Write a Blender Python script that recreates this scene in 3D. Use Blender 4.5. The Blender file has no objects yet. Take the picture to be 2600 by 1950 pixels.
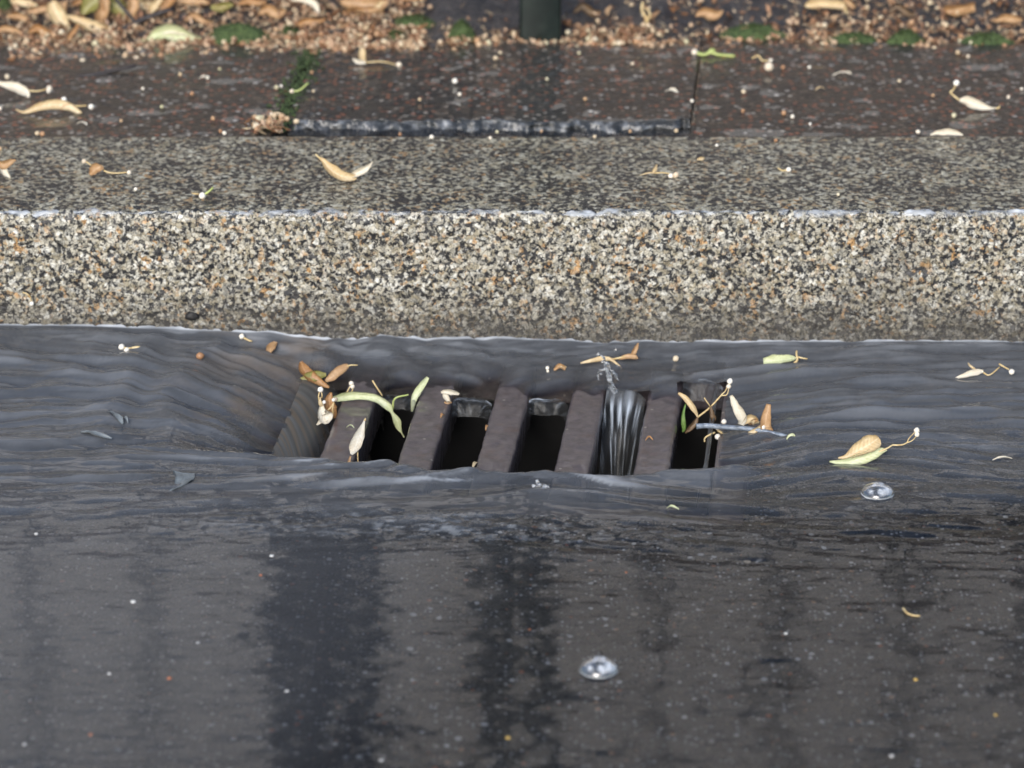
# Rain water running along a granite kerb into a street drain.
import bpy, bmesh, math, random
import numpy as np
from mathutils import Vector, Matrix
R = math.radians
SKY_STRENGTH, SUN_STRENGTH, EXPOSURE = .12, 1.5, 0.92
random.seed(7)
rng = np.random.default_rng(11)
scene = bpy.context.scene
COL = scene.collection

# ------------------------------------------------------------------ camera
PITCH = R(24.0)
CAM = np.array([0.0, -2.427, 1.04])
FPX = 8580.0
cam_d = bpy.data.cameras.new("camera")
cam = bpy.data.objects.new("camera", cam_d)
COL.objects.link(cam)
cam.location = CAM
cam.rotation_euler = (math.pi / 2 - PITCH, 0, 0)
cam_d.sensor_width = 36.0
cam_d.lens = FPX / 2600 * 36
cam_d.clip_start = 0.05
cam_d.clip_end = 2000
cam_d.dof.use_dof = True
cam_d.dof.focus_distance = 2.47
cam_d.dof.aperture_fstop = 6.6
scene.camera = cam
FWD = np.array([0, math.cos(PITCH), -math.sin(PITCH)])
UP = np.array([0, math.sin(PITCH), math.cos(PITCH)])
RGT = np.array([1.0, 0, 0])

def ray(px, py):
    """direction from the viewpoint through a photograph pixel (2600 x 1950)"""
    return FWD + RGT * ((px - 1300) / FPX) + UP * ((975 - py) / FPX)

def on_plane(px, py, B, N):
    d = ray(px, py)
    t = np.dot(np.asarray(B) - CAM, N) / np.dot(d, N)
    return CAM + d * t

def P(px, py, z=0.0):
    return on_plane(px, py, (0, 0, z), np.array([0, 0, 1.0]))

def PY(px, py, Y):
    return on_plane(px, py, (0, Y, 0), np.array([0, 1.0, 0]))

# ------------------------------------------------------------------ noise
LAT = rng.random((256, 256))
def vnoise(x, y):
    x = np.asarray(x, float); y = np.asarray(y, float)
    xi = np.floor(x).astype(int); yi = np.floor(y).astype(int)
    fx = x - xi; fy = y - yi
    fx = fx * fx * (3 - 2 * fx); fy = fy * fy * (3 - 2 * fy)
    a = LAT[xi & 255, yi & 255]; b = LAT[(xi + 1) & 255, yi & 255]
    c = LAT[xi & 255, (yi + 1) & 255]; d = LAT[(xi + 1) & 255, (yi + 1) & 255]
    return (a * (1 - fx) + b * fx) * (1 - fy) + (c * (1 - fx) + d * fx) * fy
def fbm(x, y, o=3):
    s = 0.0; a = 1.0; t = 0.0
    for i in range(o):
        s = s + a * (vnoise(x * 2 ** i + 17.3 * i, y * 2 ** i + 5.1 * i) - 0.5); t += a; a *= 0.5
    return s / t * 2
def sstep(a, b, x):
    t = np.clip((x - a) / (b - a), 0, 1)
    return t * t * (3 - 2 * t)

# ------------------------------------------------------------------ objects
def tag(o, label=None, cat=None, group=None, kind=None):
    if label: o["label"] = label
    if cat: o["category"] = cat
    if group: o["group"] = group
    if kind: o["kind"] = kind
    return o
def empty(name, loc):
    o = bpy.data.objects.new(name, None); COL.objects.link(o); o.location = loc
    o.empty_display_size = 0.01
    return o
def mesh_obj(name, verts, faces, mat, parent=None, origin=None, smooth=True):
    me = bpy.data.meshes.new(name)
    v = np.asarray(verts, float)
    if origin is not None: v = v - np.asarray(origin)
    me.from_pydata([tuple(p) for p in v], [], [tuple(f) for f in faces])
    me.update()
    if smooth: me.polygons.foreach_set("use_smooth", [True] * len(me.polygons))
    if mat: me.materials.append(mat)
    o = bpy.data.objects.new(name, me); COL.objects.link(o)
    if parent is not None: o.parent = parent
    elif origin is not None: o.location = origin
    return o
def grid_faces(nu, nv, off=0):
    i = np.arange(nu - 1)[:, None] * nv + np.arange(nv - 1)[None, :]
    i = i.reshape(-1) + off
    return np.stack([i, i + nv, i + nv + 1, i + 1], 1)
def np_mesh(name, V, F, mat, smooth=True):
    me = bpy.data.meshes.new(name)
    me.vertices.add(len(V)); me.vertices.foreach_set("co", np.asarray(V, np.float32).ravel())
    me.loops.add(F.size); me.loops.foreach_set("vertex_index", F.astype(np.int32).ravel())
    me.polygons.add(len(F)); me.polygons.foreach_set("loop_start", np.arange(0, F.size, F.shape[1], dtype=np.int32))
    me.polygons.foreach_set("use_smooth", np.full(len(F), smooth))
    me.update(calc_edges=True); me.validate()
    me.materials.append(mat)
    o = bpy.data.objects.new(name, me); COL.objects.link(o)
    return o
def add_attr(o, name, vals):
    a = o.data.attributes.new(name, 'FLOAT', 'POINT')
    a.data.foreach_set("value", np.asarray(vals, np.float32))

class MB:
    """collects simple shapes into one mesh"""
    def __init__(s): s.v = []; s.f = []
    def add(s, v, f):
        n = len(s.v); s.v += [tuple(p) for p in v]; s.f += [tuple(i + n for i in q) for q in f]
    def box(s, lo, hi, M=None, bev=0.0):
        bm = bmesh.new(); bmesh.ops.create_cube(bm, size=1)
        for v in bm.verts:
            v.co = Vector([lo[i] + (v.co[i] + .5) * (hi[i] - lo[i]) for i in range(3)])
        if bev: bmesh.ops.bevel(bm, geom=bm.edges[:], offset=bev, segments=2, affect='EDGES', profile=.6)
        if M is not None: bm.transform(M)
        bm.verts.index_update()
        s.add([v.co[:] for v in bm.verts], [[v.index for v in f.verts] for f in bm.faces]); bm.free()
    def tube(s, pts, rad, n=8):
        pts = [Vector(p) for p in pts]
        rr = rad if hasattr(rad, '__len__') else [rad] * len(pts)
        rings = []; ref = Vector((0.31, 0.22, 0.92))
        for i, p in enumerate(pts):
            t = (pts[min(i + 1, len(pts) - 1)] - pts[max(i - 1, 0)]).normalized()
            a = t.cross(ref)
            if a.length < 1e-4: a = t.cross(Vector((1, 0, 0)))
            a.normalize(); b = t.cross(a)
            rings.append([p + (a * math.cos(k * 2 * math.pi / n) + b * math.sin(k * 2 * math.pi / n)) * rr[i] for k in range(n)])
        v = [q for r_ in rings for q in r_]; f = []
        for i in range(len(pts) - 1):
            for k in range(n):
                f.append((i * n + k, i * n + (k + 1) % n, (i + 1) * n + (k + 1) % n, (i + 1) * n + k))
        f.append(tuple(range(n - 1, -1, -1))); f.append(tuple((len(pts) - 1) * n + k for k in range(n)))
        s.add([q[:] for q in v], f)
    def build(s, name, mat, parent=None, origin=None, smooth=True):
        return mesh_obj(name, s.v, s.f, mat, parent, origin, smooth)
def crom(pts, n):
    """smooth resampling of a polyline (rows of any width)"""
    p = np.asarray(pts, float)
    if len(p) == 2: return np.array([p[0] + (p[1] - p[0]) * t for t in np.linspace(0, 1, n)])
    q = np.vstack([2 * p[0] - p[1], p, 2 * p[-1] - p[-2]]); out = []
    for t in np.linspace(0, len(p) - 1 - 1e-6, n):
        i = int(t); u = t - i; a, b, c, d = q[i:i + 4]
        out.append(.5 * (2 * b + (c - a) * u + (2 * a - 5 * b + 4 * c - d) * u * u + (3 * b - a - 3 * c + d) * u ** 3))
    return np.array(out)

# ------------------------------------------------------------------ materials
class NT:
    def __init__(s, name):
        s.m = bpy.data.materials.new(name); s.m.use_nodes = True
        s.t = s.m.node_tree; s.t.nodes.clear()
        s.out = s.t.nodes.new("ShaderNodeOutputMaterial")
    def n(s, kind, **kw):
        nd = s.t.nodes.new("ShaderNode" + kind)
        for k, v in kw.items():
            if hasattr(nd, k) and not k[0].isupper(): setattr(nd, k, v)
        return nd
    def lk(s, a, b): s.t.links.new(a, b)
    def val(s, sock, v):
        if isinstance(v, bpy.types.NodeSocket): s.lk(v, sock)
        else:
            if hasattr(sock.default_value, '__len__') and hasattr(v, '__len__') and len(v) == 3 and len(sock.default_value) == 4: v = (*v, 1)
            sock.default_value = v
    def coord(s, scale=(1, 1, 1), space='Object'):
        t = s.n("TexCoord"); m = s.n("Mapping"); s.lk(t.outputs[space], m.inputs[0]); m.inputs['Scale'].default_value = scale
        return m.outputs[0]
    def noise(s, co, scale, detail=3, rough=.5, out='Fac', dist=0):
        x = s.n("TexNoise"); s.lk(co, x.inputs['Vector']); x.inputs['Scale'].default_value = scale
        x.inputs['Detail'].default_value = detail; x.inputs['Roughness'].default_value = rough; x.inputs['Distortion'].default_value = dist
        return x.outputs[out]
    def voro(s, co, scale, out='Distance', feature='F1', rnd=1):
        x = s.n("TexVoronoi"); x.feature = feature; s.lk(co, x.inputs['Vector']); x.inputs['Scale'].default_value = scale
        x.inputs['Randomness'].default_value = rnd
        return x.outputs[out]
    def ramp(s, fac, stops, interp='LINEAR'):
        r = s.n("ValToRGB"); s.val(r.inputs[0], fac); cr = r.color_ramp; cr.interpolation = interp
        while len(cr.elements) < len(stops): cr.elements.new(.5)
        for e, (p, c) in zip(cr.elements, stops):
            e.position = p; e.color = (c, c, c, 1) if not hasattr(c, '__len__') else (*c, 1)
        return r.outputs[0]
    def mix(s, f, a, b, mode='MIX'):
        x = s.n("Mix"); x.data_type = 'RGBA'; x.blend_type = mode
        s.val(x.inputs[0], f); s.val(x.inputs[6], a); s.val(x.inputs[7], b)
        return x.outputs[2]
    def math(s, op, a, b=0.0, clamp=False):
        x = s.n("Math"); x.operation = op; x.use_clamp = clamp
        s.val(x.inputs[0], a); s.val(x.inputs[1], b)
        return x.outputs[0]
    def attr(s, name):
        x = s.n("Attribute"); x.attribute_name = name; return x.outputs['Fac']
    def bump(s, h, strength, dist, normal=None):
        b = s.n("Bump"); s.lk(h, b.inputs['Height']); b.inputs['Strength'].default_value = strength; b.inputs['Distance'].default_value = dist
        if normal: s.lk(normal, b.inputs['Normal'])
        return b.outputs[0]
    def sep(s, co):
        x = s.n("SeparateXYZ"); s.lk(co, x.inputs[0]); return x.outputs
    def pbr(s, base, rough=.5, normal=None, coat=0, coat_rough=.03, coat_normal=None, spec=.5, metallic=0, sss=0):
        b = s.n("BsdfPrincipled"); s.val(b.inputs['Base Color'], base); s.val(b.inputs['Roughness'], rough)
        b.inputs['Specular IOR Level'].default_value = spec; s.val(b.inputs['Metallic'], metallic)
        if normal: s.lk(normal, b.inputs['Normal'])
        if coat:
            s.val(b.inputs['Coat Weight'], coat); s.val(b.inputs['Coat Roughness'], coat_rough); b.inputs['Coat IOR'].default_value = 1.33
            if coat_normal: s.lk(coat_normal, b.inputs['Coat Normal'])
        return b.outputs[0]
    def done(s, sh): s.lk(sh, s.out.inputs[0]); return s.m

def mat_asphalt():
    t = NT("wet_asphalt"); co = t.coord()
    big = t.noise(co, 9, 4); fine = t.noise(co, 420, 3, .7)
    c = t.ramp(fine, [(.3, (.008, .0095, .012)), (.52, (.018, .0195, .023)), (.75, (.066, .067, .071))])
    c = t.mix(t.ramp(big, [(.35, 0), (.7, .5)]), c, (.017, .0185, .021))
    for sc, gate, rad, cols in ((300, .70, .34, [(0, (.26, .27, .28)), (.5, (.46, .47, .48)), (.8, (.24, .18, .13)), (.93, (.26, .11, .06))]),
                                (130, .74, .27, [(0, (.30, .29, .27)), (.45, (.52, .52, .50)), (.75, (.33, .2, .13)), (.9, (.30, .10, .05))]),
                                (62, .90, .17, [(0, (.5, .5, .48)), (.55, (.42, .36, .28)), (.8, (.42, .16, .07)), (.92, (.5, .4, .12))])):
        d = t.voro(co, sc); cc = t.sep(t.voro(co, sc, 'Color'))
        m = t.math('MULTIPLY', t.ramp(d, [(rad * .8, 1), (rad, 0)]), t.math('GREATER_THAN', cc[0], gate))
        c = t.mix(m, c, t.ramp(cc[1], cols, 'CONSTANT'))
    h = t.math('ADD', fine, t.math('MULTIPLY', t.voro(co, 190), -.8))
    return t.done(t.pbr(c, t.ramp(fine, [(.3, .2), (.7, .45)]), t.bump(h, .6, .0015)))

def mat_granite():
    t = NT("wet_granite"); co = t.coord(); x, y, z = t.sep(co)
    warp = t.n("VectorMath"); warp.operation = 'ADD'
    wn = t.n("VectorMath"); wn.operation = 'SCALE'; t.lk(t.noise(co, 330, 2, out='Color'), wn.inputs[0]); wn.inputs['Scale'].default_value = .0032
    t.lk(co, warp.inputs[0]); t.lk(wn.outputs[0], warp.inputs[1]); cw = warp.outputs[0]
    geo = t.n("NewGeometry"); top = t.ramp(t.sep(geo.outputs['Normal'])[2], [(.75, 0), (.97, 1)])
    n1 = t.math('ADD', t.math('MULTIPLY', t.noise(cw, 285, 4, .62), t.math('SUBTRACT', 1.0, top)), t.math('MULTIPLY', t.math('SUBTRACT', t.noise(cw, 235, 4, .68), .036), top)); cells = t.sep(t.voro(cw, 300, 'Color')); patch = t.noise(co, 28, 3, .6)
    pale = t.ramp(cells[0], [(0, (.33, .29, .205)), (.25, (.45, .415, .33)), (.5, (.49, .46, .38)), (.72, (.30, .285, .24)), (.86, (.59, .57, .50))], 'CONSTANT')
    och = t.math('MULTIPLY', t.math('GREATER_THAN', cells[1], .70), t.ramp(t.noise(co, 45, 3, .7), [(.47, 0), (.62, .85)]))
    pale = t.mix(och, pale, (.46, .25, .085))
    blackm = t.ramp(t.math('ADD', n1, t.math('MULTIPLY', t.math('SUBTRACT', patch, .5), t.math('ADD', .06, t.math('MULTIPLY', top, .16)))), [(.44, 1), (.50, 0)])
    edge = t.ramp(t.voro(cw, 230, feature='DISTANCE_TO_EDGE'), [(.01, .55), (.06, 0)])
    blackm = t.math('MAXIMUM', blackm, edge)
    c = t.mix(blackm, pale, (.017, .017, .019))
    # silt left on the lower part of the face
    dirt = t.math('MULTIPLY', t.ramp(t.math('ADD', z, t.math('MULTIPLY', t.math('SUBTRACT', t.noise(co, 30, 4, .7), .5), .05)), [(.002, .9), (.042, 0)]), .88)
    c = t.mix(dirt, c, (.058, .052, .045))
    st = t.ramp(t.noise(t.coord((1, 1.8, 1)), 5.5, 2, .4), [(.66, 0), (.76, .5)])
    c = t.mix(st, c, t.mix(.6, c, (.03, .024, .02)))
    h = t.math('SUBTRACT', t.noise(cw, 230, 4, .6), t.math('MULTIPLY', blackm, .5))
    nb = t.bump(h, .8, .0022)
    c = t.mix(top, c, t.mix(1, c, (1.0, .99, .90), 'MULTIPLY'))     # upward faces tinted slightly yellower
    film = t.bump(t.noise(t.coord((1, 1, 1)), 160, 3, .6), .5, .002)
    return t.done(t.pbr(c, .34, nb, coat=t.math('ADD', t.math('MULTIPLY', top, .15), .25), coat_rough=.06, coat_normal=film))

def mat_slab():
    t = NT("wet_tarmac_slab"); co = t.coord()
    big = t.noise(co, 7, 3, .6); fine = t.noise(co, 300, 3, .7); c3 = t.sep(t.voro(co, 190, 'Color')); d3 = t.voro(co, 190)
    c = t.ramp(fine, [(.3, (.008, .008, .0075)), (.55, (.020, .018, .0155)), (.8, (.055, .047, .038))])
    chips = t.ramp(c3[1], [(0, (.19, .07, .04)), (.28, (.12, .095, .07)), (.52, (.30, .27, .23)), (.64, (.24, .085, .04)), (.80, (.065, .07, .07)), (.93, (.38, .36, .33))], 'CONSTANT')
    m = t.math('MULTIPLY', t.ramp(d3, [(.32, .9), (.5, 0)]), t.math('GREATER_THAN', c3[0], t.ramp(big, [(.35, .55), (.65, .2)])))
    c = t.mix(m, c, chips)
    x, y, z = t.sep(co)
    edge = t.ramp(t.voro(co, 100), [(.1, 0), (.5, 1)])
    nb = t.bump(t.math('ADD', fine, edge), .7, .003)
    film = t.bump(t.math('ADD', t.noise(co, 60, 3, .5), t.math('MULTIPLY', t.noise(co, 240, 2, .6), .07)), .09, .003)
    return t.done(t.pbr(c, .42, nb, coat=.95, coat_rough=.02, coat_normal=film))

def mat_simple(name, cols, scale, rough=.5, bump=.3, bdist=.002, coat=0, spec=.5, detail=4, metallic=0):
    t = NT(name); co = t.coord(); f = t.noise(co, scale, detail, .6)
    n = len(cols); c = t.ramp(f, [(.3 + .4 * i / max(1, n - 1), k) for i, k in enumerate(cols)])
    return t.done(t.pbr(c, rough, t.bump(f, bump, bdist), coat=coat, spec=spec, metallic=metallic))

def mat_iron():
    t = NT("wet_iron"); co = t.coord(); f = t.noise(co, 140, 5, .65); g = t.noise(t.coord((.4, 5, 1)), 60, 3)
    c = t.ramp(f, [(.3, (.045, .036, .040)), (.5, (.080, .065, .070)), (.72, (.115, .094, .096))])
    rust = t.ramp(t.noise(co, 38, 4, .7), [(.56, 0), (.70, .55)]); c = t.mix(rust, c, (.085, .042, .026))
    grit = t.math('MULTIPLY', t.ramp(t.voro(co, 170), [(.16, .8), (.24, 0)]), t.math('GREATER_THAN', t.sep(t.voro(co, 170, 'Color'))[0], .94)); c = t.mix(grit, c, (.28, .25, .22))
    h = t.math('ADD', f, t.math('MULTIPLY', g, .6))
    return t.done(t.pbr(c, .42, t.bump(h, .2, .0015), coat=1.0, coat_rough=.05, coat_normal=t.bump(t.math('ADD', t.math('MULTIPLY', g, .4), t.noise(t.coord((.5, 1.6, 1)), 55, 3)), .22, .003)))

def mat_water():
    t = NT("running_water"); foam_glint = t.attr("foam_glint"); depth = t.attr("depth"); silt = t.attr("silt"); calm = t.attr("calm")
    co = t.coord()
    rip = t.noise(t.coord((.45, 1.5, 1)), 130, 3, .5); rip2 = t.noise(t.coord((.5, 1.6, 1)), 50, 2, .5)
    rip3 = t.noise(t.coord((.4, 1.6, 1)), 260, 2, .5)
    hb = t.math('ADD', t.math('ADD', t.math('MULTIPLY', rip, .5), t.math('MULTIPLY', rip2, .6)), t.math('MULTIPLY', rip3, .28))
    nb = t.bump(hb, .12, .003)
    fr = t.n("Fresnel"); fr.inputs[0].default_value = 1.333; t.lk(nb, fr.inputs['Normal'])
    gl = t.n("BsdfGlossy"); t.val(gl.inputs['Roughness'], t.math('ADD', .035, t.math('MULTIPLY', calm, .060))); gl.inputs['Color'].default_value = (1, 1, 1, 1); t.lk(nb, gl.inputs['Normal'])
    tr = t.n("BsdfTransparent"); tr.inputs[0].default_value = (.90, .90, .90, 1)
    murk = t.n("BsdfDiffuse"); t.val(murk.inputs[0], t.mix(silt, t.mix(t.attr('streak'), (.074, .079, .087), (.122, .128, .138)), (.16, .115, .075)))
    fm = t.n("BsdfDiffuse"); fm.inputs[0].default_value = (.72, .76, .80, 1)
    ms = t.n("MixShader"); t.lk(t.math('MAXIMUM', depth, t.math('MULTIPLY', silt, .55)), ms.inputs[0]); t.lk(tr.outputs[0], ms.inputs[1]); t.lk(murk.outputs[0], ms.inputs[2])
    ms2 = t.n("MixShader"); t.lk(foam_glint, ms2.inputs[0]); t.lk(ms.outputs[0], ms2.inputs[1]); t.lk(fm.outputs[0], ms2.inputs[2])
    ms3 = t.n("MixShader"); t.lk(fr.outputs[0], ms3.inputs[0]); t.lk(ms2.outputs[0], ms3.inputs[1]); t.lk(gl.outputs[0], ms3.inputs[2])
    return t.done(ms3.outputs[0])

def mat_fall():
    t = NT("falling_water"); foam_glint = t.attr("foam_glint"); depth = t.attr("depth"); silt = t.attr("silt")
    fr = t.n("Fresnel"); fr.inputs[0].default_value = 1.333
    gl = t.n("BsdfGlossy"); gl.inputs['Roughness'].default_value = .4
    tr = t.n("BsdfTransparent"); tr.inputs[0].default_value = (.92, .93, .94, 1)
    murk = t.n("BsdfDiffuse"); t.val(murk.inputs[0], t.mix(silt, t.mix(t.attr('streak'), (.028, .028, .028), (.10, .098, .09)), (.14, .098, .058)))
    fm = t.n("BsdfDiffuse"); fm.inputs[0].default_value = (.55, .60, .65, 1)
    ms = t.n("MixShader"); t.lk(depth, ms.inputs[0]); t.lk(tr.outputs[0], ms.inputs[1]); t.lk(murk.outputs[0], ms.inputs[2])
    ms2 = t.n("MixShader"); t.lk(foam_glint, ms2.inputs[0]); t.lk(ms.outputs[0], ms2.inputs[1]); t.lk(fm.outputs[0], ms2.inputs[2])
    ms3 = t.n("MixShader"); t.lk(fr.outputs[0], ms3.inputs[0]); t.lk(ms2.outputs[0], ms3.inputs[1]); t.lk(gl.outputs[0], ms3.inputs[2])
    return t.done(ms3.outputs[0])

def mat_leaf(name, dark, mid, light, rough=.42, trans=.3, spot=None):
    t = NT(name); co = t.coord(); f = t.noise(co, 70, 4, .6); v = t.noise(t.coord((1, .25, 1)), 420, 2, .6)
    c = t.ramp(f, [(.28, dark), (.5, mid), (.72, light)])
    c = t.mix(t.ramp(v, [(.4, .28), (.6, 0)]), c, dark)
    vk = t.math('ABSOLUTE', t.attr('across')); vf = t.attr('along')
    lat = t.math('SINE', t.math('ADD', t.math('MULTIPLY', vf, 85.0), t.math('MULTIPLY', vk, -9.0)))
    c = t.mix(t.ramp(lat, [(.80, 0), (.97, .30)]), c, dark)
    c = t.mix(t.ramp(vk, [(.03, .55), (.10, 0)]), c, light)
    wither = t.math('MULTIPLY', t.ramp(t.math('ADD', vk, t.math('MULTIPLY', t.math('SUBTRACT', f, .5), 1.6)), [(.75, 0), (1.05, .75)]), .7)
    c = t.mix(wither, c, tuple(.55 * q for q in dark))
    if spot: c = t.mix(t.ramp(t.noise(co, 130, 2, .5), [(.66, 0), (.72, .8)]), c, spot)
    a = t.pbr(c, rough, t.bump(t.math('ADD', t.math('ADD', v, f), t.math('MULTIPLY', lat, .25)), .4, .0009), spec=.5, coat=.35, coat_rough=.15)
    tl = t.n("BsdfTranslucent"); t.val(tl.inputs[0], c)
    m = t.n("MixShader"); m.inputs[0].default_value = trans; t.lk(a, m.inputs[1]); t.lk(tl.outputs[0], m.inputs[2])
    return t.done(m.outputs[0])

def mat_seed():
    t = NT("seed_skin"); oi = t.n("ObjectInfo"); co = t.coord()
    c = t.ramp(oi.outputs['Random'], [(0, (.30, .15, .07)), (.3, (.46, .27, .14)), (.6, (.58, .44, .27)), (.85, (.70, .62, .46)), (1, (.5, .48, .28))])
    c = t.mix(t.ramp(t.noise(co, 700, 3), [(.35, .35), (.6, 0)]), c, (.25, .13, .07))
    return t.done(t.pbr(c, .4, t.bump(t.noise(co, 900, 2), .2, .0004)))
def mat_fruit():
    t = NT("fruit_skin"); oi = t.n("ObjectInfo"); co = t.coord()
    c = t.ramp(oi.outputs['Random'], [(0, (.62, .50, .36)), (.4, (.76, .70, .58)), (1, (.84, .82, .74))])
    c = t.mix(t.ramp(t.noise(co, 500, 3), [(.35, .3), (.6, 0)]), c, (.45, .28, .15))
    return t.done(t.pbr(c, .4, t.bump(t.noise(co, 900, 2), .2, .0004)))
def mat_chaff():
    t = NT("chaff"); g = t.n("NewGeometry"); co = t.coord()
    c = t.ramp(g.outputs['Random Per Island'], [(0, (.10, .05, .025)), (.25, (.26, .13, .065)), (.5, (.38, .235, .135)), (.75, (.48, .345, .225)), (.92, (.64, .52, .34)), (1, (.05, .028, .015))])
    return t.done(t.pbr(c, .4))
M = dict(
    asphalt=mat_asphalt(), granite=mat_granite(), slab=mat_slab(), iron=mat_iron(), water=mat_water(), fall=mat_fall(), seed=mat_seed(), fruit=mat_fruit(), chaff=mat_chaff(),
    soil=mat_simple("wet_soil", [(.014, .013, .014), (.036, .032, .031), (.075, .064, .056)], 60, .30, .9, .01),
    broken=mat_simple("broken_stone", [(.010, .011, .010), (.045, .046, .046), (.20, .21, .22)], 75, .25, .9, .004, coat=.6),
    moss=mat_simple("moss", [(.018, .030, .010), (.05, .08, .022), (.085, .125, .04)], 240, .8, .8, .004),
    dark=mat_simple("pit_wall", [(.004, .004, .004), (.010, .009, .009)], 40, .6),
    bark=mat_simple("wet_bark", [(.012, .010, .010), (.035, .028, .026), (.06, .05, .046)], 160, .4, .6, .002),
    greybark=mat_simple("weathered_twig", [(.06, .07, .085), (.17, .20, .24), (.27, .31, .36)], 190, .35, .9, .002),
    paint=mat_simple("green_paint", [(.005, .009, .008), (.008, .014, .012), (.014, .022, .018)], 50, .35, .2, .001),
    stone=mat_simple("facade_stone", [(.74, .69, .65), (.78, .74, .70), (.83, .79, .75)], 3, .8, .2, .01),
    added_dark_wall=mat_simple("added_dark_wall_stone", [(.09, .065, .05), (.14, .105, .08), (.18, .14, .11)], 5, .8, .3, .01),
    trim=mat_simple("facade_trim", [(.5, .46, .42), (.6, .56, .5)], 4, .7, .2, .01),
    winglass=mat_simple("window_glass", [(.02, .025, .03), (.035, .04, .05)], 2, .05, .0, .001),
    trunk=mat_simple("tree_bark", [(.02, .017, .014), (.045, .037, .03), (.08, .066, .055)], 18, .6, .9, .03),
    leafgreen=mat_simple("tree_leaf", [(.02, .05, .012), (.05, .09, .02), (.08, .12, .03)], 12, .5, .2, .002),
    cream=mat_leaf("cream_bract", (.60, .42, .20), (.78, .63, .38), (.85, .75, .54), spot=(.58, .36, .16)),
    white=mat_leaf("pale_bract", (.70, .60, .44), (.84, .78, .64), (.88, .86, .76)),
    green=mat_leaf("pale_green_bract", (.52, .55, .28), (.72, .75, .46), (.82, .84, .62)),
    leaf=mat_leaf("green_leaf", (.10, .20, .04), (.20, .34, .08), (.34, .46, .16)),
    olive=mat_leaf("olive_bract", (.22, .20, .05), (.36, .33, .10), (.46, .42, .17)),
    tan=mat_leaf("tan_bract", (.34, .18, .07), (.58, .36, .18), (.68, .47, .27)),
    orange=mat_leaf("orange_brown_bract", (.30, .14, .045), (.50, .27, .11), (.62, .39, .19)),
    brown=mat_leaf("brown_bract", (.10, .06, .03), (.20, .125, .065), (.27, .18, .10)),
    grey=mat_leaf("grey_flake", (.13, .15, .16), (.19, .215, .225), (.24, .265, .275), trans=.15),
    stalk=mat_simple("stalk", [(.38, .25, .10), (.56, .42, .2), (.62, .5, .28)], 200, .4, .2, .0005),
    gstalk=mat_simple("green_stalk", [(.30, .36, .10), (.45, .5, .18)], 200, .4, .2, .0005),
    pebble=mat_simple("pale_pebble", [(.5, .48, .45), (.72, .71, .68)], 300, .4, .3, .001),
    ochrechip=mat_simple("yellow_chip", [(.45, .28, .06), (.6, .42, .12)], 200, .4, .3, .001),
    redchip=mat_simple("orange_chip", [(.4, .12, .05), (.55, .22, .1)], 200, .4, .3, .001),
)
# ------------------------------------------------------------------ levels of the street
HK = 0.1035                                   # top of the kerb
WL = np.array([[0, 825], [450, 830], [900, 838], [1080, 845], [1300, 856], [1800, 864], [2600, 868]], float)
wl_x = np.array([PY(a, b, 0)[0] for a, b in WL]); wl_z = np.array([PY(a, b, 0)[2] for a, b in WL])
def level(x):
    return np.interp(x, wl_x, wl_z) - .0005
def road_z(x, y):
    a = -np.asarray(y, float)
    base = -0.030 + 0.078 * np.minimum(a, .34) + .012 * np.maximum(a - .34, 0)
    base = base - .00 + .35 * level(x) * np.exp(-(a / 1.0) ** 2)
    far = np.maximum(a - 3.0, 0)
    return base - .012 * far
ZB = -0.0165                                   # top of the grate bars
GA = R(6.35)
GU = np.array([math.cos(GA), -math.sin(GA)]); GV = np.array([math.sin(GA), math.cos(GA)])
g0 = P(798, 1190, ZB)[:2]; g4 = P(1609, 1190, ZB)[:2]
G0 = g0                                        # grate frame: u = 0 at the left edge of the first bar, v = 0 at this point
PITCHB = float(np.dot(g4 - g0, GU)) / 4
BARW = PITCHB * .455; SLOT = PITCHB - BARW
def uv(x, y):
    dx = x - G0[0]; dy = y - G0[1]
    return dx * GU[0] + dy * GU[1], dx * GV[0] + dy * GV[1]
def gxy(u, v):
    return G0[0] + u * GU[0] + v * GV[0], G0[1] + u * GU[1] + v * GV[1]
def vof(px, py, z=ZB):
    p = P(px, py, z); return float(uv(p[0], p[1])[1])
V_NEAR = vof(1250, 1200, ZB + .004)            # near lip of the water
_np = [(q_[0], q_[1] + 13) for q_ in [(600, 1176), (690, 1180), (800, 1186), (900, 1196), (1000, 1190), (1100, 1215), (1200, 1204), (1310, 1207), (1400, 1197), (1480, 1213), (1540, 1216), (1610, 1207), (1700, 1198), (1800, 1195), (1870, 1182)]]
_nu = np.array([uv(*P(a_, b_, ZB + .004)[:2])[0] for a_, b_ in _np]); _nv = np.array([vof(a_, b_, ZB + .004) for a_, b_ in _np])
def vnear(u): return np.interp(u, _nu, _nv)
V_FAR = vof(1300, 1000)
U_L = -SLOT; U_R = 5 * PITCHB                  # opening of the grate
VF0, VF1 = V_NEAR - .030, vof(1300, 925)       # opening along the bars
FR = .026                                      # frame width
LIP = [vof(850, 985), vof(1000, 1004), vof(1190, 1010), vof(1390, 1014), vof(1590, 1000), vof(1790, 990)]

def drawdown(x, y):
    u, v = uv(x, y)
    wob = fbm(u * 44 + 3, v * 30, 2)
    ul = -SLOT * .25; ur = U_R - .020
    dl = np.maximum(ul - u, 0) / .085; dr = np.maximum(u - ur, 0) / .055
    vf = V_FAR + .016 * wob
    dfar = np.maximum(v - vf, 0) / (.062 + .01 * wob); dn = np.maximum(vnear(u) - v, 0) / .011
    t = np.sqrt((dl + dr) ** 2 + (dfar + dn) ** 2)
    return 1 - np.exp(-1.5 * t ** 1.45), t, u, v

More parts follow.
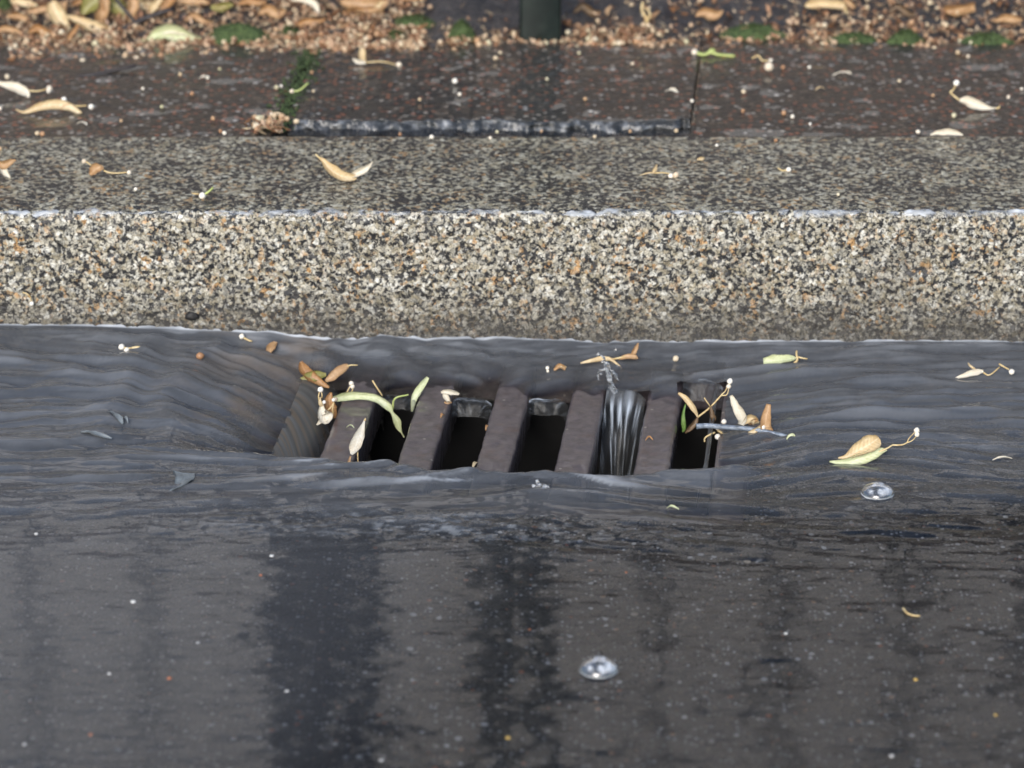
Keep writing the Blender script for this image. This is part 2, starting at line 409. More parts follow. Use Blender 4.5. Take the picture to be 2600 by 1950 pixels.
# flow of the water: sinks along the slots, plus the stream along the kerb
def velocity(x, y):
    vx = .55 * -np.tanh((x - .02) / .16) + np.zeros_like(x); vy = np.zeros_like(x)
    for k in range(6):
        for j in range(4):
            su = -SLOT / 2 + k * PITCHB; sv = V_NEAR + .02 + (V_FAR - V_NEAR) * (j + .5) / 4
            sx, sy = gxy(su, sv); dx = sx - x; dy = sy - y; r2 = dx * dx + dy * dy + 2e-4
            vx = vx + .022 * dx / r2; vy = vy + .022 * dy / r2
    sg = np.where(vx < 0, -1.0, 1.0); vx = vx * sg; vy = vy * sg; m0 = np.sqrt(vx * vx + vy * vy) + 1e-6; vx = vx / m0; vy = vy / m0
    uu_, vv_ = uv(x, y); fr0 = .82 * sstep(.0, .035, vnear(uu_) - vv_) + .75 * sstep(-.004, .02, vv_ - V_FAR)
    vx = vx * (1 - fr0) + fr0; vy = vy * (1 - fr0)
    vy = vy - .95 * np.exp(-((uu_ + .055) / .055) ** 2) * np.exp(-((vv_ - .045) / .075) ** 2) + .75 * np.exp(-((uu_ - U_R - .05) / .05) ** 2) * np.exp(-((vv_ - .03) / .07) ** 2)
    s = np.sqrt(vx * vx + vy * vy) + 1e-6
    return vx / s, vy / s
def lic(x, y, scale, n=14, step=.004, seed=0):
    acc = fbm(x * scale + seed, y * scale + seed * 1.7, 2); cnt = 1
    for sgn in (1, -1):
        px, py = x.copy(), y.copy()
        for i in range(n):
            vx, vy = velocity(px, py); px = px + sgn * vx * step; py = py + sgn * vy * step
            acc = acc + fbm(px * scale + seed, py * scale + seed * 1.7, 2); cnt += 1
    return acc / cnt

def axis(core, lo, hi, grow=1.35, first=None):
    a = list(core); d = first or abs(core[1] - core[0])
    s = d
    while a[-1] < hi: s *= grow; a.append(min(a[-1] + s, hi) if a[-1] + s < hi else hi)
    b = []; s = d; c = core[0]
    while c > lo: s *= grow; c = max(c - s, lo); b.append(c)
    return np.array(b[::-1] + a)

def water_height(x, y, ripples=None):
    s, t, u, v = drawdown(x, y)
    a = -y
    rz = road_z(x, y)
    full = level(x) + 0 * y
    # standing waves round the mouth of the drain
    near = np.exp(-((v - (vnear(u) - .017)) / .011) ** 2) * sstep(-.09, .0, u) * sstep(U_R + .07, U_R - .02, u)
    full = full + .0042 * near * (1 + .5 * fbm(u * 18, v * 30 + 4, 2))
    v2 = np.exp(-((v - (V_NEAR - .055)) / .014) ** 2) * sstep(-.08, .03, u) * sstep(U_R + .08, U_R - .04, u)
    full = full + .0022 * v2 * (1 + 1.2 * fbm(u * 15 + 8, v * 20, 2))
    z = ZB - .0015 + (full - ZB + .0015) * s
    film = rz + .0016 + .0006 * fbm(x * 30, y * 30, 2)
    k = .0015
    z = np.where(t > .02, np.maximum(z, film) + k * np.exp(-np.abs(z - film) / k) * .5, z)
    return z, t, u, v, rz

# ------------------------------------------------------------------ water surface (one sheet, open over the drain slots)
xs = axis(np.arange(-.50, .5001, .002), -7, 7)
ycore = np.concatenate([np.arange(-.74, -.008, .002), np.arange(-.008, .0041, .0007)])
yb = []; s_ = .002; c_ = -.74
while c_ > -2.6: s_ *= 1.3; c_ = max(c_ - s_, -2.6); yb.append(c_)
ys = np.array(yb[::-1] + list(ycore))
X, Y = np.meshgrid(xs, ys, indexing='ij'); x = X.ravel(); y = Y.ravel()
z, tt, u, v, rz = water_height(x, y)
core = (np.abs(x) < .56) & (y > -.8)
L1 = np.zeros_like(x); L2 = np.zeros_like(x); L3 = np.zeros_like(x)
xc, yc = x[core], y[core]
L1[core] = lic(xc, yc, 165, 8, .004, 3); L2[core] = lic(xc, yc, 76, 6, .005, 19); L3[core] = lic(xc, yc, 300, 12, .003, 41)
a = -y
flow = sstep(.44, .27, a + .03 * fbm(x * 9, y * 9, 2))          # running water near the kerb, a calm film further out
open_ = np.clip(tt / .25, 0, 1)
arc = np.sin(tt * 11.0 + 2.5 * fbm(x * 16, y * 16, 2)) * np.exp(-((tt - 1.5) / .7) ** 2) * sstep(.02, -.05, u)
edgeb = np.exp(-((a - .345 - .02 * fbm(x * 6, 3 + 0 * y, 2)) / .020) ** 2) * np.exp(-((x + .06) / .15) ** 2)
for L_ in (L1, L2, L3): L_ /= L_[core].std()
calmz = (.45 + .55 * sstep(.30, .10, a)) * (1 - .95 * np.exp(-a / .012))
backw = 1 - .55 * sstep(.0, .03, v - V_FAR) * sstep(-.05, .0, u) * sstep(U_R + .05, U_R, u)
z = z + open_ * flow * calmz * backw * 1.5 * (.00034 * L1 + .0010 * L2 + .00012 * L3 + .0014 * arc)
z = z + (1 - flow) * (.00016 * fbm(x * 60, y * 190, 2) + .00022 * fbm(x * 34, y * 100, 2) + .0003 * fbm(x * 8, y * 14, 2)) * core
z = z + edgeb * .0030 * np.abs(fbm(x * 70, y * 190, 3))
men = np.exp(-np.maximum(-y, 0) / .0016)
z = z + .0016 * men + 0 * men
foam_glint = .50 * np.exp(-(np.maximum(-y - .0006, 0) / .0006) ** 2) * (.8 + .5 * fbm(x * 60, 0 * y, 2))  # sky glint of the meniscus put in as a white waterline
foam_glint = foam_glint + .10 * sstep(.05, 0, a) * sstep(.1, .5, fbm(x * 40, y * 150, 3))
frontw = np.exp(-((v - (vnear(u) - .030)) / .020) ** 2) * sstep(-.09, -.02, u) * sstep(U_R - .02, U_R - .10, u)
foam_glint = np.clip(foam_glint + .30 * frontw * sstep(1.0, 2.4, L1 + .5 * L2) + .07 * np.clip(L1 * .5 - .55, 0, 1) * flow * open_ + .22 * edgeb * sstep(.05, .5, fbm(x * 130, y * 480, 3)), 0, .9)  # front ridges and shallow edge whitened to paint in their sparkle
dep = np.clip(z - rz, 0, .05)
in_grate = (u > U_L) & (u < U_R) & (v > VF0) & (v < VF1)
dep = np.where(in_grate, np.clip(z - ZB + .002, 0, .05), dep)
over = in_grate & (v < vnear(u)) & ((u + SLOT) % PITCHB < SLOT); dep = np.where(over, np.maximum(dep, .028), dep)
murk = np.clip(1 - np.exp(-np.maximum(dep - .0020, 0) / .0080), 0, .94)
silt = np.clip(sstep(-.1, .6, fbm(x * 30, y * 40, 3) + .12 * L1) * np.exp(-((tt - .55) / .6) ** 2) * sstep(.0, -.03, u) * .55, 0, 1)
V = np.stack([x, y, z], 1); F = grid_faces(len(xs), len(ys))
fc = V[F].mean(1); fu, fv = uv(fc[:, 0], fc[:, 1])
kk = np.floor((fu + SLOT) / PITCHB); lu = fu + SLOT - kk * PITCHB
slot = (kk >= 0) & (kk <= 5) & (lu > -.0035) & (lu < SLOT + .0035)
slot |= (kk >= 0) & (kk <= 4) & (lu > PITCHB - .0035)
ki = np.clip(np.where(lu > PITCHB - .0035, kk + 1, kk), 0, 5).astype(int)
kill = slot & (fv > vnear(fu) - .006) & (fv < np.array(LIP)[ki])
keep = ~kill
F = F[keep]
streak = np.zeros_like(x); streak[core] = lic(xc, yc, 250, 9, .0035, 57); streak /= streak[core].std()
streak = .5 + (sstep(-2.2, 2.6, streak + .45 * L1 + .5 * L2) - .5) * (.25 + .75 * flow)
attrs = [foam_glint, murk, silt]
water = np_mesh("water", V, F, M['water']); tag(water, kind='structure')
for nm, vals in zip(("foam_glint", "depth", "silt"), attrs): add_attr(water, nm, vals)
add_attr(water, "streak", streak); add_attr(water, "calm", 1 - flow)
V = np.zeros((0, 3)); F = np.zeros((0, 4), int); attrs = [np.zeros(0)] * 3; streaks = []
# sheets falling into the slots
def curtain(k, side='far', run=.020, drop=.10, nf=26, ns=60, foam_amt=.25, silt_amt=0., seed=0, u0=None, u1=None):
    global V, F, attrs
    n0 = len(V)
    if side == 'far':
        a0 = -SLOT + k * PITCHB + .0005; a1 = a0 + SLOT - .001
        uu = np.linspace(a0, a1, ns); ss = np.linspace(0, 1, nf)
        Ug, Sg = np.meshgrid(uu, ss, indexing='ij')
        v0 = LIP[k] + .003 + .004 * fbm(Ug * 60 + seed, 0 * Ug, 2)
        q = (Ug - a0) / (a1 - a0)
        v0 = v0 - .011 * (np.maximum(q - .62, 0) / .38) ** 2 - .003 * (np.maximum(.15 - q, 0) / .15) ** 2      # clings to the bar beside it
        Vg = v0 - run * np.sqrt(Sg) * (1 + .12 * fbm(Ug * 70 + seed, Sg * 2, 2))
        X0, Y0 = gxy(Ug, v0); z0 = water_height(X0, Y0)[0] + .0001
        Zg = z0 - drop * Sg ** 1.15 + .0006 * fbm(Ug * 220, Sg * 3 + seed, 2)
        st = fbm(Ug * 420 + seed + 9 * np.sin(q * 3.0 - 1.5) * Sg, Sg * 2.6, 4) * (.75 + .8 * fbm(Ug * 150 + 3, Sg * 7 + seed, 2)); edge = np.exp(-(Sg / .10) ** 2) * sstep(-.1, .35, fbm(Ug * 70 + seed * 3, Sg * 3, 2))
        fo = np.clip(foam_amt * sstep(-.10, .75, st) * (1 - .65 * Sg) * sstep(0, .10, Sg) + .55 * edge * min(1, foam_amt * 4), 0, .8)
    else:
        sgn = 1 if side == 'left' else -1
        vv = np.linspace(V_NEAR - .012, LIP[0 if side == 'left' else 5] + (.014 if side == 'left' else .006), ns); ss = np.linspace(0, 1, nf)
        Vg0, Sg = np.meshgrid(vv, ss, indexing='ij')
        ub = (-SLOT - .002) if side == 'left' else (U_R - .004)
        Ug = ub + sgn * run * Sg ** .8; Vg = np.maximum(Vg0 - (.080 * np.clip((vv[-1] - Vg0) / .09, 0, 1) if side == 'left' else .010) * Sg, vnear(Ug) - .004)
        X0, Y0 = gxy(0 * Ug + ub, Vg0); z0 = water_height(X0, Y0)[0] + .0004
        Zg = z0 - drop * Sg ** 1.6 + .0001 * fbm(Vg0 * 190 + seed, Sg * .5, 2)
        st = .45 * fbm(Vg0 * 210 + seed, Sg * .8, 3) + .25
        fo = np.clip(foam_amt * sstep(0, .6, st), 0, .8)
    Xg, Yg = gxy(Ug, Vg)
    V = np.vstack([V, np.stack([Xg.ravel(), Yg.ravel(), Zg.ravel()], 1)])
    gf = grid_faces(ns, nf, n0); F = np.vstack([F, gf if side == 'right' else gf[:, ::-1]])
    si = np.clip(silt_amt * sstep(.0, .45, fbm((Vg0 if side != 'far' else Vg) * 230 + 5 + seed, Sg * .8, 3)), 0, 1) if silt_amt else 0 * Sg
    streaks.append(np.clip(.5 + .9 * st, 0, 1).ravel())
    attrs = [np.concatenate([attrs[0], fo.ravel()]), np.concatenate([attrs[1], np.maximum(.12 + .12 * np.clip(st, 0, 1), (.45 if k == 4 else .30) * (1 - sstep(.015, .13, Sg))).ravel() if side != 'left' else np.clip(.92 - .45 * sstep(.45, 1, Sg), 0, 1).ravel()]), np.concatenate([attrs[2], si.ravel()])]
curtain(0, 'left', SLOT - .002, .020, foam_amt=.03, silt_amt=.6, seed=3, ns=110)
curtain(1, 'far', .008, .008, foam_amt=.12, seed=1); curtain(2, 'far', .010, .011, foam_amt=.22, seed=2)
curtain(3, 'far', .008, .010, foam_amt=.22, seed=5); curtain(4, 'far', .085, .085, foam_amt=.95, seed=8, nf=44, ns=90)
curtain(5, 'far', .012, .014, foam_amt=.2, seed=12); curtain(5, 'right', .008, .05, foam_amt=.06, seed=9)
fall = np_mesh("falling_water", V, F, M['fall']); tag(fall, kind='structure')
for nm, vals in zip(("foam_glint", "depth", "silt"), attrs): add_attr(fall, nm, vals)
add_attr(fall, 'streak', np.concatenate(streaks))

def wz(px, py):
    """point of the water surface seen at a pixel"""
    z = 0.0
    for i in range(12):
        p = P(px, py, z); z = .5 * z + .5 * float(water_height(np.array([p[0]]), np.array([p[1]]))[0][0])
    return P(px, py, z)
def rzp(px, py): return wz(px, py)

# ------------------------------------------------------------------ road
xr = axis(np.arange(-.52, .521, .004), -400, 400, 1.45); yr0 = np.arange(-.78, .0001, .004)
yb = []; s_ = .004; c_ = -.78
while c_ > -400: s_ *= 1.4; c_ = max(c_ - s_, -400); yb.append(c_)
yr = np.array(yb[::-1] + list(yr0) + [.02])
X, Y = np.meshgrid(xr, yr, indexing='ij'); x = X.ravel(); y = Y.ravel()
zr = road_z(x, y) + np.where((np.abs(x) < .6) & (y > -.9), .0016 * np.clip(fbm(x * 170, y * 170, 2) - .12, -.3, 1) + .0011 * fbm(x * 25, y * 25, 2), 0)
ur_, vr_ = uv(x, y)
ring = (ur_ > U_L - FR - .03) & (ur_ < U_R + FR + .03) & (vr_ > VF0 - FR - .03) & (vr_ < VF1 + FR + .03)
zr = np.where(ring, np.minimum(zr, ZB - .001), zr)
Vr = np.stack([x, y, zr], 1); Fr = grid_faces(len(xr), len(yr))
c = Vr[Fr].mean(1); cu, cv = uv(c[:, 0], c[:, 1])
Fr = Fr[~((cu > U_L - .012) & (cu < U_R + .012) & (cv > VF0 - .012) & (cv < VF1 + .012))]
road = np_mesh("road", Vr, Fr, M['asphalt']); tag(road, kind='structure')

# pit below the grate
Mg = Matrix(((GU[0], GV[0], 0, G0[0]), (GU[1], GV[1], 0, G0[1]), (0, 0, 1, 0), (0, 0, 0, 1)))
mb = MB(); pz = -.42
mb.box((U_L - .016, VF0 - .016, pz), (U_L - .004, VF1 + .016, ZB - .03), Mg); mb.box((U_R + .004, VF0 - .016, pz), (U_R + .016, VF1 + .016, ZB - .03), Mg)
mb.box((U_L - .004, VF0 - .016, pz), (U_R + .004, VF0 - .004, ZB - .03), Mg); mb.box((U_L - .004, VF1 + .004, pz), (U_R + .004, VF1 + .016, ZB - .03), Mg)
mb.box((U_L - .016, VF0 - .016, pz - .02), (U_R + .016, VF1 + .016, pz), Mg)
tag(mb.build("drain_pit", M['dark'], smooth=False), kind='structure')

# grate: a frame and bars
gc = gxy((U_L + U_R) / 2, (VF0 + VF1) / 2)
grate = tag(empty("drain_grate", (gc[0], gc[1], ZB)), "brown black cast iron drain grate with slanting bars in the flooded gutter", "drain grate")
fr_ = MB()
fr_.box((U_L - FR, VF0 - FR, ZB - .034), (U_L, VF1 + FR, ZB + .0005), Mg, .003); fr_.box((U_R, VF0 - FR, ZB - .034), (U_R + FR, VF1 + FR, ZB + .0005), Mg, .003)
fr_.box((U_L + .0002, VF0 - FR, ZB - .032), (U_R - .0002, VF0, ZB - .0002), Mg, .003); fr_.box((U_L + .0002, VF1, ZB - .032), (U_R - .0002, VF1 + FR, ZB - .0002), Mg, .003)
def par(o, root):
    o.parent = root; o.matrix_parent_inverse = Matrix.Translation(-Vector(root.location)); return o
par(fr_.build("frame", M['iron'], smooth=False), grate)
for k in range(5):
    bm_ = bmesh.new()
    u0 = k * PITCHB; nU, nV = 10, 70
    us = np.linspace(0, BARW, nU); vs = np.linspace(VF0 + .001, VF1 - .001, nV)
    prof = [(0.0016, -.034)] + [(0.0, -.004), (.0006, -.0016), (.002, -.0003)] + [(q, 0) for q in np.linspace(.004, BARW - .004, 8)] + [(BARW - .002, -.0003), (BARW - .0006, -.0016), (BARW, -.004)] + [(BARW - .0016, -.034)]
    pv = []
    for vv_ in vs:
        for (pu, pz_) in prof:
            n_ = .0007 * float(fbm(np.array(pu * 160 + k * 9), np.array(vv_ * 160), 2)) if pz_ > -.001 else .0005 * float(fbm(np.array(pz_ * 99 + k * 9), np.array(vv_ * 130), 2))
            w_ = gxy(u0 + pu + (n_ if pz_ < -.001 else 0), vv_); pv.append((w_[0], w_[1], ZB + pz_ + (n_ if pz_ > -.001 else 0)))
    m_ = len(prof); pf = [tuple(r_) for r_ in grid_faces(nV, m_)]
    pf.append(tuple(range(m_))); pf.append(tuple(reversed(range((nV - 1) * m_, nV * m_)))) 
    bm_.free()
    bo = mesh_obj("bar", pv, [f[::-1] for f in pf], M['iron']); par(bo, grate)

# ------------------------------------------------------------------ kerb
xk = axis(np.arange(-.62, .621, .0024), -60, 60, 1.12)
KW = .174; r_ = .007
prof = [(0.0, zz) for zz in np.arange(-.20, -.03, .03)] + [(0.0, zz) for zz in np.arange(-.03, HK - r_, .0022)]
prof += [(r_ - r_ * math.cos(q), HK - r_ + r_ * math.sin(q)) for q in np.linspace(0, math.pi / 2, 8)]
prof += [(yy, HK) for yy in np.arange(r_ + .0025, KW, .0025)] + [(KW, HK - .003), (KW, -.2)]
prof = np.array(prof)
pn = np.zeros_like(prof); tg = np.gradient(prof, axis=0); tg /= np.linalg.norm(tg, axis=1)[:, None]; pn = np.stack([-tg[:, 1], tg[:, 0]], 1)
arcl = np.concatenate([[0], np.cumsum(np.linalg.norm(np.diff(prof, axis=0), axis=1))])
XX, AA = np.meshgrid(xk, arcl, indexing='ij')
amp = np.interp(arcl, [arcl[0], arcl[-1]], [1, 1])[None, :] * np.where(np.abs(xk) < 1.4, 1, 0)[:, None]
edgew = np.exp(-((prof[:, 1] + prof[:, 0] * 0 - HK) / .012) ** 2) * np.exp(-(prof[:, 0] / .02) ** 2)
topw = (prof[:, 0] > r_ * 1.2).astype(float)
D = amp * (.0021 * fbm(XX * 200, AA * 200, 3) * (1 - .72 * topw[None]) + .0014 * fbm(XX * 45 + 7, AA * 45, 2) * (1 - .6 * topw[None]) + edgew[None] * (.0030 * fbm(XX * 38 + 2, AA * 20, 3) - .0008))
KV = np.stack([XX, prof[None, :, 0] + pn[None, :, 0] * D, prof[None, :, 1] + pn[None, :, 1] * D], 2).reshape(-1, 3)
kerb = np_mesh("kerb", KV, grid_faces(len(xk), len(prof))[:, ::-1], M['granite']); tag(kerb, kind='structure')

# water running over the kerb's edge: a thin bead, whitened to paint in the sky highlight
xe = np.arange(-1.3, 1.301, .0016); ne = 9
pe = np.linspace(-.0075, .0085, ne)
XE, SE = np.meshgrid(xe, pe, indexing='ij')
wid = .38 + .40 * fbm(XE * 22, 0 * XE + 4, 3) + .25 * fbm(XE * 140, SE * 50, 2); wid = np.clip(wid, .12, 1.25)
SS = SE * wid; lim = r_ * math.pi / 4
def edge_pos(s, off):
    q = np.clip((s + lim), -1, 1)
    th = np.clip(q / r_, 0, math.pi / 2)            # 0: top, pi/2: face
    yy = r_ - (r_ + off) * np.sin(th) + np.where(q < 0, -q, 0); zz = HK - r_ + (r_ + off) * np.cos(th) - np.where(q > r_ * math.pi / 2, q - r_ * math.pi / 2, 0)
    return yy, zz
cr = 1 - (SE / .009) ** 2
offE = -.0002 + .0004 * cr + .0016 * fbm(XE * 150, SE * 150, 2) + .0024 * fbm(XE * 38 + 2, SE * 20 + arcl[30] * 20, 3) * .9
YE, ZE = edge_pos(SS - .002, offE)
bead = np_mesh("kerb_runoff_highlight", np.stack([XE, YE, ZE], 2).reshape(-1, 3), grid_faces(len(xe), ne)[:, ::-1], M['water']); tag(bead, kind='structure')
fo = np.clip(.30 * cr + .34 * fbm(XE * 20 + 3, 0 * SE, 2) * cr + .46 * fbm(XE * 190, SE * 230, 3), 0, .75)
add_attr(bead, "foam_glint", fo.ravel()); add_attr(bead, "depth", 0 * fo.ravel()); add_attr(bead, "silt", 0 * fo.ravel())

# ------------------------------------------------------------------ paving slabs behind the kerb
ZS = HK - .004
yb_ = P(1300, 128, ZS)[1] + .10
yk = KW + .003; ym = P(1300, 305, ZS)[1]
xj1a, xj1b = P(718, 300, ZS), P(775, 165, ZS); xj2a, xj2b = P(1752, 320, ZS), P(1776, 150, ZS)
def xj(a_, b_, yy): return a_[0] + (b_[0] - a_[0]) * (yy - a_[1]) / (b_[1] - a_[1])
def make_slab(xl, xr_, front, label, seed):
    """xl, xr_: functions of y giving the two side edges"""
    n = 120
    def fn(t):
        y0 = front + (.004 * float(fbm(np.array(t * 14 + seed), np.array(2.0), 2)) + .0035 * float(fbm(np.array(t * 60 + seed), np.array(7.0), 2)) if front > yk + .001 else 0)
        y1 = yb_
        a_ = xl(y0) + (xr_(y0) - xl(y0)) * t; b_ = xl(y1) + (xr_(y1) - xl(y1)) * t
        return a_, y0, b_, y1
    return fn
def slab_build(xl, xr_, front, label, seed, nx):
    fn = make_slab(xl, xr_, front, label, seed); n = 60; V_ = []
    for i in range(nx):
        a_, y0, b_, y1 = fn(i / (nx - 1))
        for j in range(n):
            f = j / (n - 1); V_.append((a_ + (b_ - a_) * f, y0 + (y1 - y0) * f, ZS))
    V_ = np.array(V_)
    V_[:, 2] += .0010 * fbm(V_[:, 0] * 60 + seed, V_[:, 1] * 60, 2) + .0012 * fbm(V_[:, 0] * 9, V_[:, 1] * 9 + seed, 2)
    F_ = [tuple(q) for q in grid_faces(nx, n)]; top = V_.reshape(nx, n, 3)
    loop = [(i, 0) for i in range(nx)] + [(nx - 1, j) for j in range(1, n)] + [(i, n - 1) for i in range(nx - 2, -1, -1)] + [(0, j) for j in range(n - 2, 0, -1)]
    VV = V_.tolist(); prev = [i * n + j for i, j in loop]
    broken = front > yk + .001; rough_faces = []
    for lv, dz in enumerate((.0012, .0035, .0065, .010, .045)):
        cur = []
        for (i, j) in loop:
            p = top[i, j]; k_ = float(fbm(np.array(p[0] * 90 + lv * 3.1 + seed), np.array(p[1] * 75 + lv * 2.3), 2))
            cur.append(len(VV)); VV.append([p[0], p[1] - ((.002 + .009 * k_ + .0026 * lv) if j == 0 and broken else 0), ZS - dz])
        for a_ in range(len(cur)):
            b2 = (a_ + 1) % len(cur); F_.append((prev[a_], cur[a_], cur[b2], prev[b2]))
            if broken and loop[a_][1] == 0 and loop[b2][1] == 0: rough_faces.append(len(F_) - 1)
        prev = cur
    o = mesh_obj("paving_slab", VV, F_, M['slab'], origin=(float(V_[:, 0].mean()), float(V_[:, 1].min()), ZS - .045))
    o.data.materials.append(M['broken'])
    for q in rough_faces: o.data.polygons[q].material_index = 1
    return tag(o, label, "paving slab", "wet paving slabs behind the kerb")
j1 = lambda yy: xj(xj1a, xj1b, yy); j2 = lambda yy: xj(xj2a, xj2b, yy); gap = .004
slab_build(lambda q: -1.1, lambda q: j1(q) - gap, yk, "wet paving slab carrying two pale bracts, its right joint mossy", 3, 170)
slab_build(lambda q: j1(q) + gap, lambda q: j2(q) - .0008, ym, "middle wet paving slab with a broken front edge set back from the kerb", 9, 190)
slab_build(lambda q: j2(q) + .0008, lambda q: 1.1, yk, "dark wet paving slab with one pale bract and no broken edge", 15, 170)
# bed under the slabs, seen in the joints
mb = MB(); mb.box((-60, KW + .001, -.25), (60, .9, ZS - .012))
tag(mb.build("pavement_bed", M['soil'], smooth=False), kind='structure')
mb = MB(); mb.box((-60, KW + .001, ZS - .0119), (-1.1, yb_, ZS - .001)); mb.box((1.1, KW + .001, ZS - .0119), (60, yb_, ZS - .001))
tag(mb.build("pavement", M['slab'], smooth=False), kind='structure')
# standing water in the gap before the middle slab
xa, xb = P(730, 320, ZS)[0], P(1752, 325, ZS)[0]
nx = 200; xs_ = np.linspace(xa, xb, nx); ys_ = np.linspace(KW - .002, ym + .004, 24); X, Y = np.meshgrid(xs_, ys_, indexing='ij')
pud = np_mesh("puddle_water", np.stack([X, Y, ZS - .0062 + .0005 * fbm(X * 50, Y * 50, 2)], 2).reshape(-1, 3), grid_faces(nx, 24), M['water']); tag(pud, kind='structure')
for nm, c_ in (("foam_glint", 0), ("depth", .25), ("silt", 0)): add_attr(pud, nm, np.full(nx * 24, c_))

# ------------------------------------------------------------------ soil and what grows there
xs_ = axis(np.arange(-.75, .751, .005), -300, 300, 1.3); yc0 = yb_ - .11
ys_ = axis(np.arange(yc0, yc0 + .35, .004), yc0 - .001, 300, 1.5)
X, Y = np.meshgrid(xs_, ys_, indexing='ij'); x = X.ravel(); y = Y.ravel()
ysoil = P(1300, 128, ZS)[1]
def soil_z(x, y):
    e = y - ysoil - .012 * fbm(x * 7, 0 * x + 3, 3) - .004 * fbm(x * 40, y * 40, 2)
    bare = np.exp(-((x - .025) / .06) ** 2)
    e = e - .018 * bare
    return ZS - .006 + .009 * sstep(-.014, .05, e) + .032 * sstep(.02, .16, e) + .0025 * fbm(x * 45, y * 45, 3) * sstep(-.005, .02, e) + .004 * fbm(x * 14, y * 14, 2) * sstep(.0, .04, e)
soil = np_mesh("soil", np.stack([x, y, soil_z(x, y)], 1), grid_faces(len(xs_), len(ys_)), M['soil']); tag(soil, kind='structure')
# height of the soil along the view through each picture cell, solved once for all cells
_gx = np.arange(-460, 3061, 16.0); _gy = np.arange(-120, 241, 3.0); _PX, _PY = np.meshgrid(_gx, _gy, indexing='ij')
_D = FWD[None, None] + RGT[None, None] * ((_PX - 1300) / FPX)[..., None] + UP[None, None] * ((975 - _PY) / FPX)[..., None]
_Z = np.full(_PX.shape, ZS)
for _ in range(40):
    _T = (_Z - CAM[2]) / _D[..., 2]
    _Z = .65 * _Z + .35 * soil_z((CAM[0] + _D[..., 0] * _T).ravel(), (CAM[1] + _D[..., 1] * _T).ravel()).reshape(_Z.shape)
def soil_p(px, py):
    fx = min(max((px - _gx[0]) / 16, 0), len(_gx) - 1.001); fy_ = min(max((py - _gy[0]) / 3, 0), len(_gy) - 1.001); ix, iy = int(fx), int(fy_); fx -= ix; fy_ -= iy
    z = (_Z[ix, iy] * (1 - fx) + _Z[ix + 1, iy] * fx) * (1 - fy_) + (_Z[ix, iy + 1] * (1 - fx) + _Z[ix + 1, iy + 1] * fx) * fy_
    return P(px, py, z)
# moss cushions
def moss(px, py, wpx, hpx, label, seed):
    c = soil_p(px, py + hpx * .5); rx = wpx / 2 / FPX * 3.0 * 1.15; hh = hpx / FPX * 3.0 * 1.0; ry = rx * .42
    n, m = 40, 12; vs = [[c[0], c[1] + ry * .5, c[2] + hh]]; fs = []
    for i in range(1, m + 1):
        for k in range(n):
            th = 2 * math.pi * k / n; rr = i / m
            w = 1 + .28 * float(fbm(np.array(math.cos(th) * 2 + seed), np.array(math.sin(th) * 2), 2))
            zz = math.cos(rr * math.pi / 2) ** .7
            b = .18 * float(fbm(np.array(rr * 6 * math.cos(th) + seed), np.array(rr * 6 * math.sin(th)), 3))
            vs.append([c[0] + rx * w * rr * math.cos(th), c[1] + ry * .5 + ry * w * rr * math.sin(th), c[2] - .006 + (hh + .006) * (zz + b * (1 - rr * .5))])
    for k in range(n): fs.append((0, 1 + k, 1 + (k + 1) % n))
    for i in range(m - 1):
        for k in range(n): fs.append((1 + i * n + k, 1 + (i + 1) * n + k, 1 + (i + 1) * n + (k + 1) % n, 1 + i * n + (k + 1) % n))
    # short shoots over the cushion
    rr_ = random.Random(seed); nb = len(vs)
    for q in range(700):
        b = Vector(vs[rr_.randrange(1, nb)]); d = Vector((rr_.uniform(-1, 1), rr_.uniform(-1, 1), rr_.uniform(.4, 1.5))).normalized() * rr_.uniform(.0015, .0035)
        s_ = Vector((rr_.uniform(-1, 1), rr_.uniform(-1, 1), 0)).normalized() * .0005
        k0 = len(vs); vs += [tuple(b - s_), tuple(b + s_), tuple(b + d)]; fs.append((k0, k0 + 1, k0 + 2))
    o = mesh_obj("moss_cushion", vs, fs, M['moss'], origin=c)
    return tag(o, label, "moss", "moss cushions on the soil edge")
moss(600, 88, 175, 42, "largest green moss cushion, between the pale curled bract and the post", 2)
moss(738, 82, 60, 20, "tiny moss cushion just right of the largest moss cushion", 5)
moss(1050, 58, 120, 26, "dark green moss cushion behind the bright one near the post", 7)
moss(1172, 82, 72, 46, "bright yellowish green moss cushion just left of the fence post", 11)
moss(1005, 92, 60, 18, "low dark moss patch between orange leaf and bright moss cushion", 12)
moss(1915, 84, 170, 26, "long flat moss strip midway right of the fence post", 13)
moss(2170, 104, 160, 26, "dull moss strip below the pale rolled bract", 17)
moss(2300, 100, 110, 34, "bluish green moss cushion between two flat moss strips", 19)
moss(2500, 106, 150, 30, "moss strip at the far right below the tan rolled bark", 23)
o = moss(10, 12, 40, 40, "moss tuft among dead leaves in the top left corner", 29)
# green film of moss along the slab joint
mb = MB(); 
for q in range(420):
    yy = random.uniform(ym - .03, yb_ - .10); xx = j1(yy) + random.gauss(0, .006); zz = ZS + .0004
    w = random.uniform(.001, .0026); a_ = random.uniform(0, 6.28)
    mb.add([(xx + w * math.cos(a_), yy + w * math.sin(a_), zz), (xx - w * math.sin(a_), yy + w * math.cos(a_), zz), (xx - w * math.cos(a_), yy - w * math.sin(a_), zz), (xx, yy, zz + .0022)], [(0, 1, 3), (1, 2, 3), (2, 0, 3)])
tag(mb.build("joint_moss", M['moss']), "thin green moss growing along the joint of the paving slabs", "moss", kind='stuff')
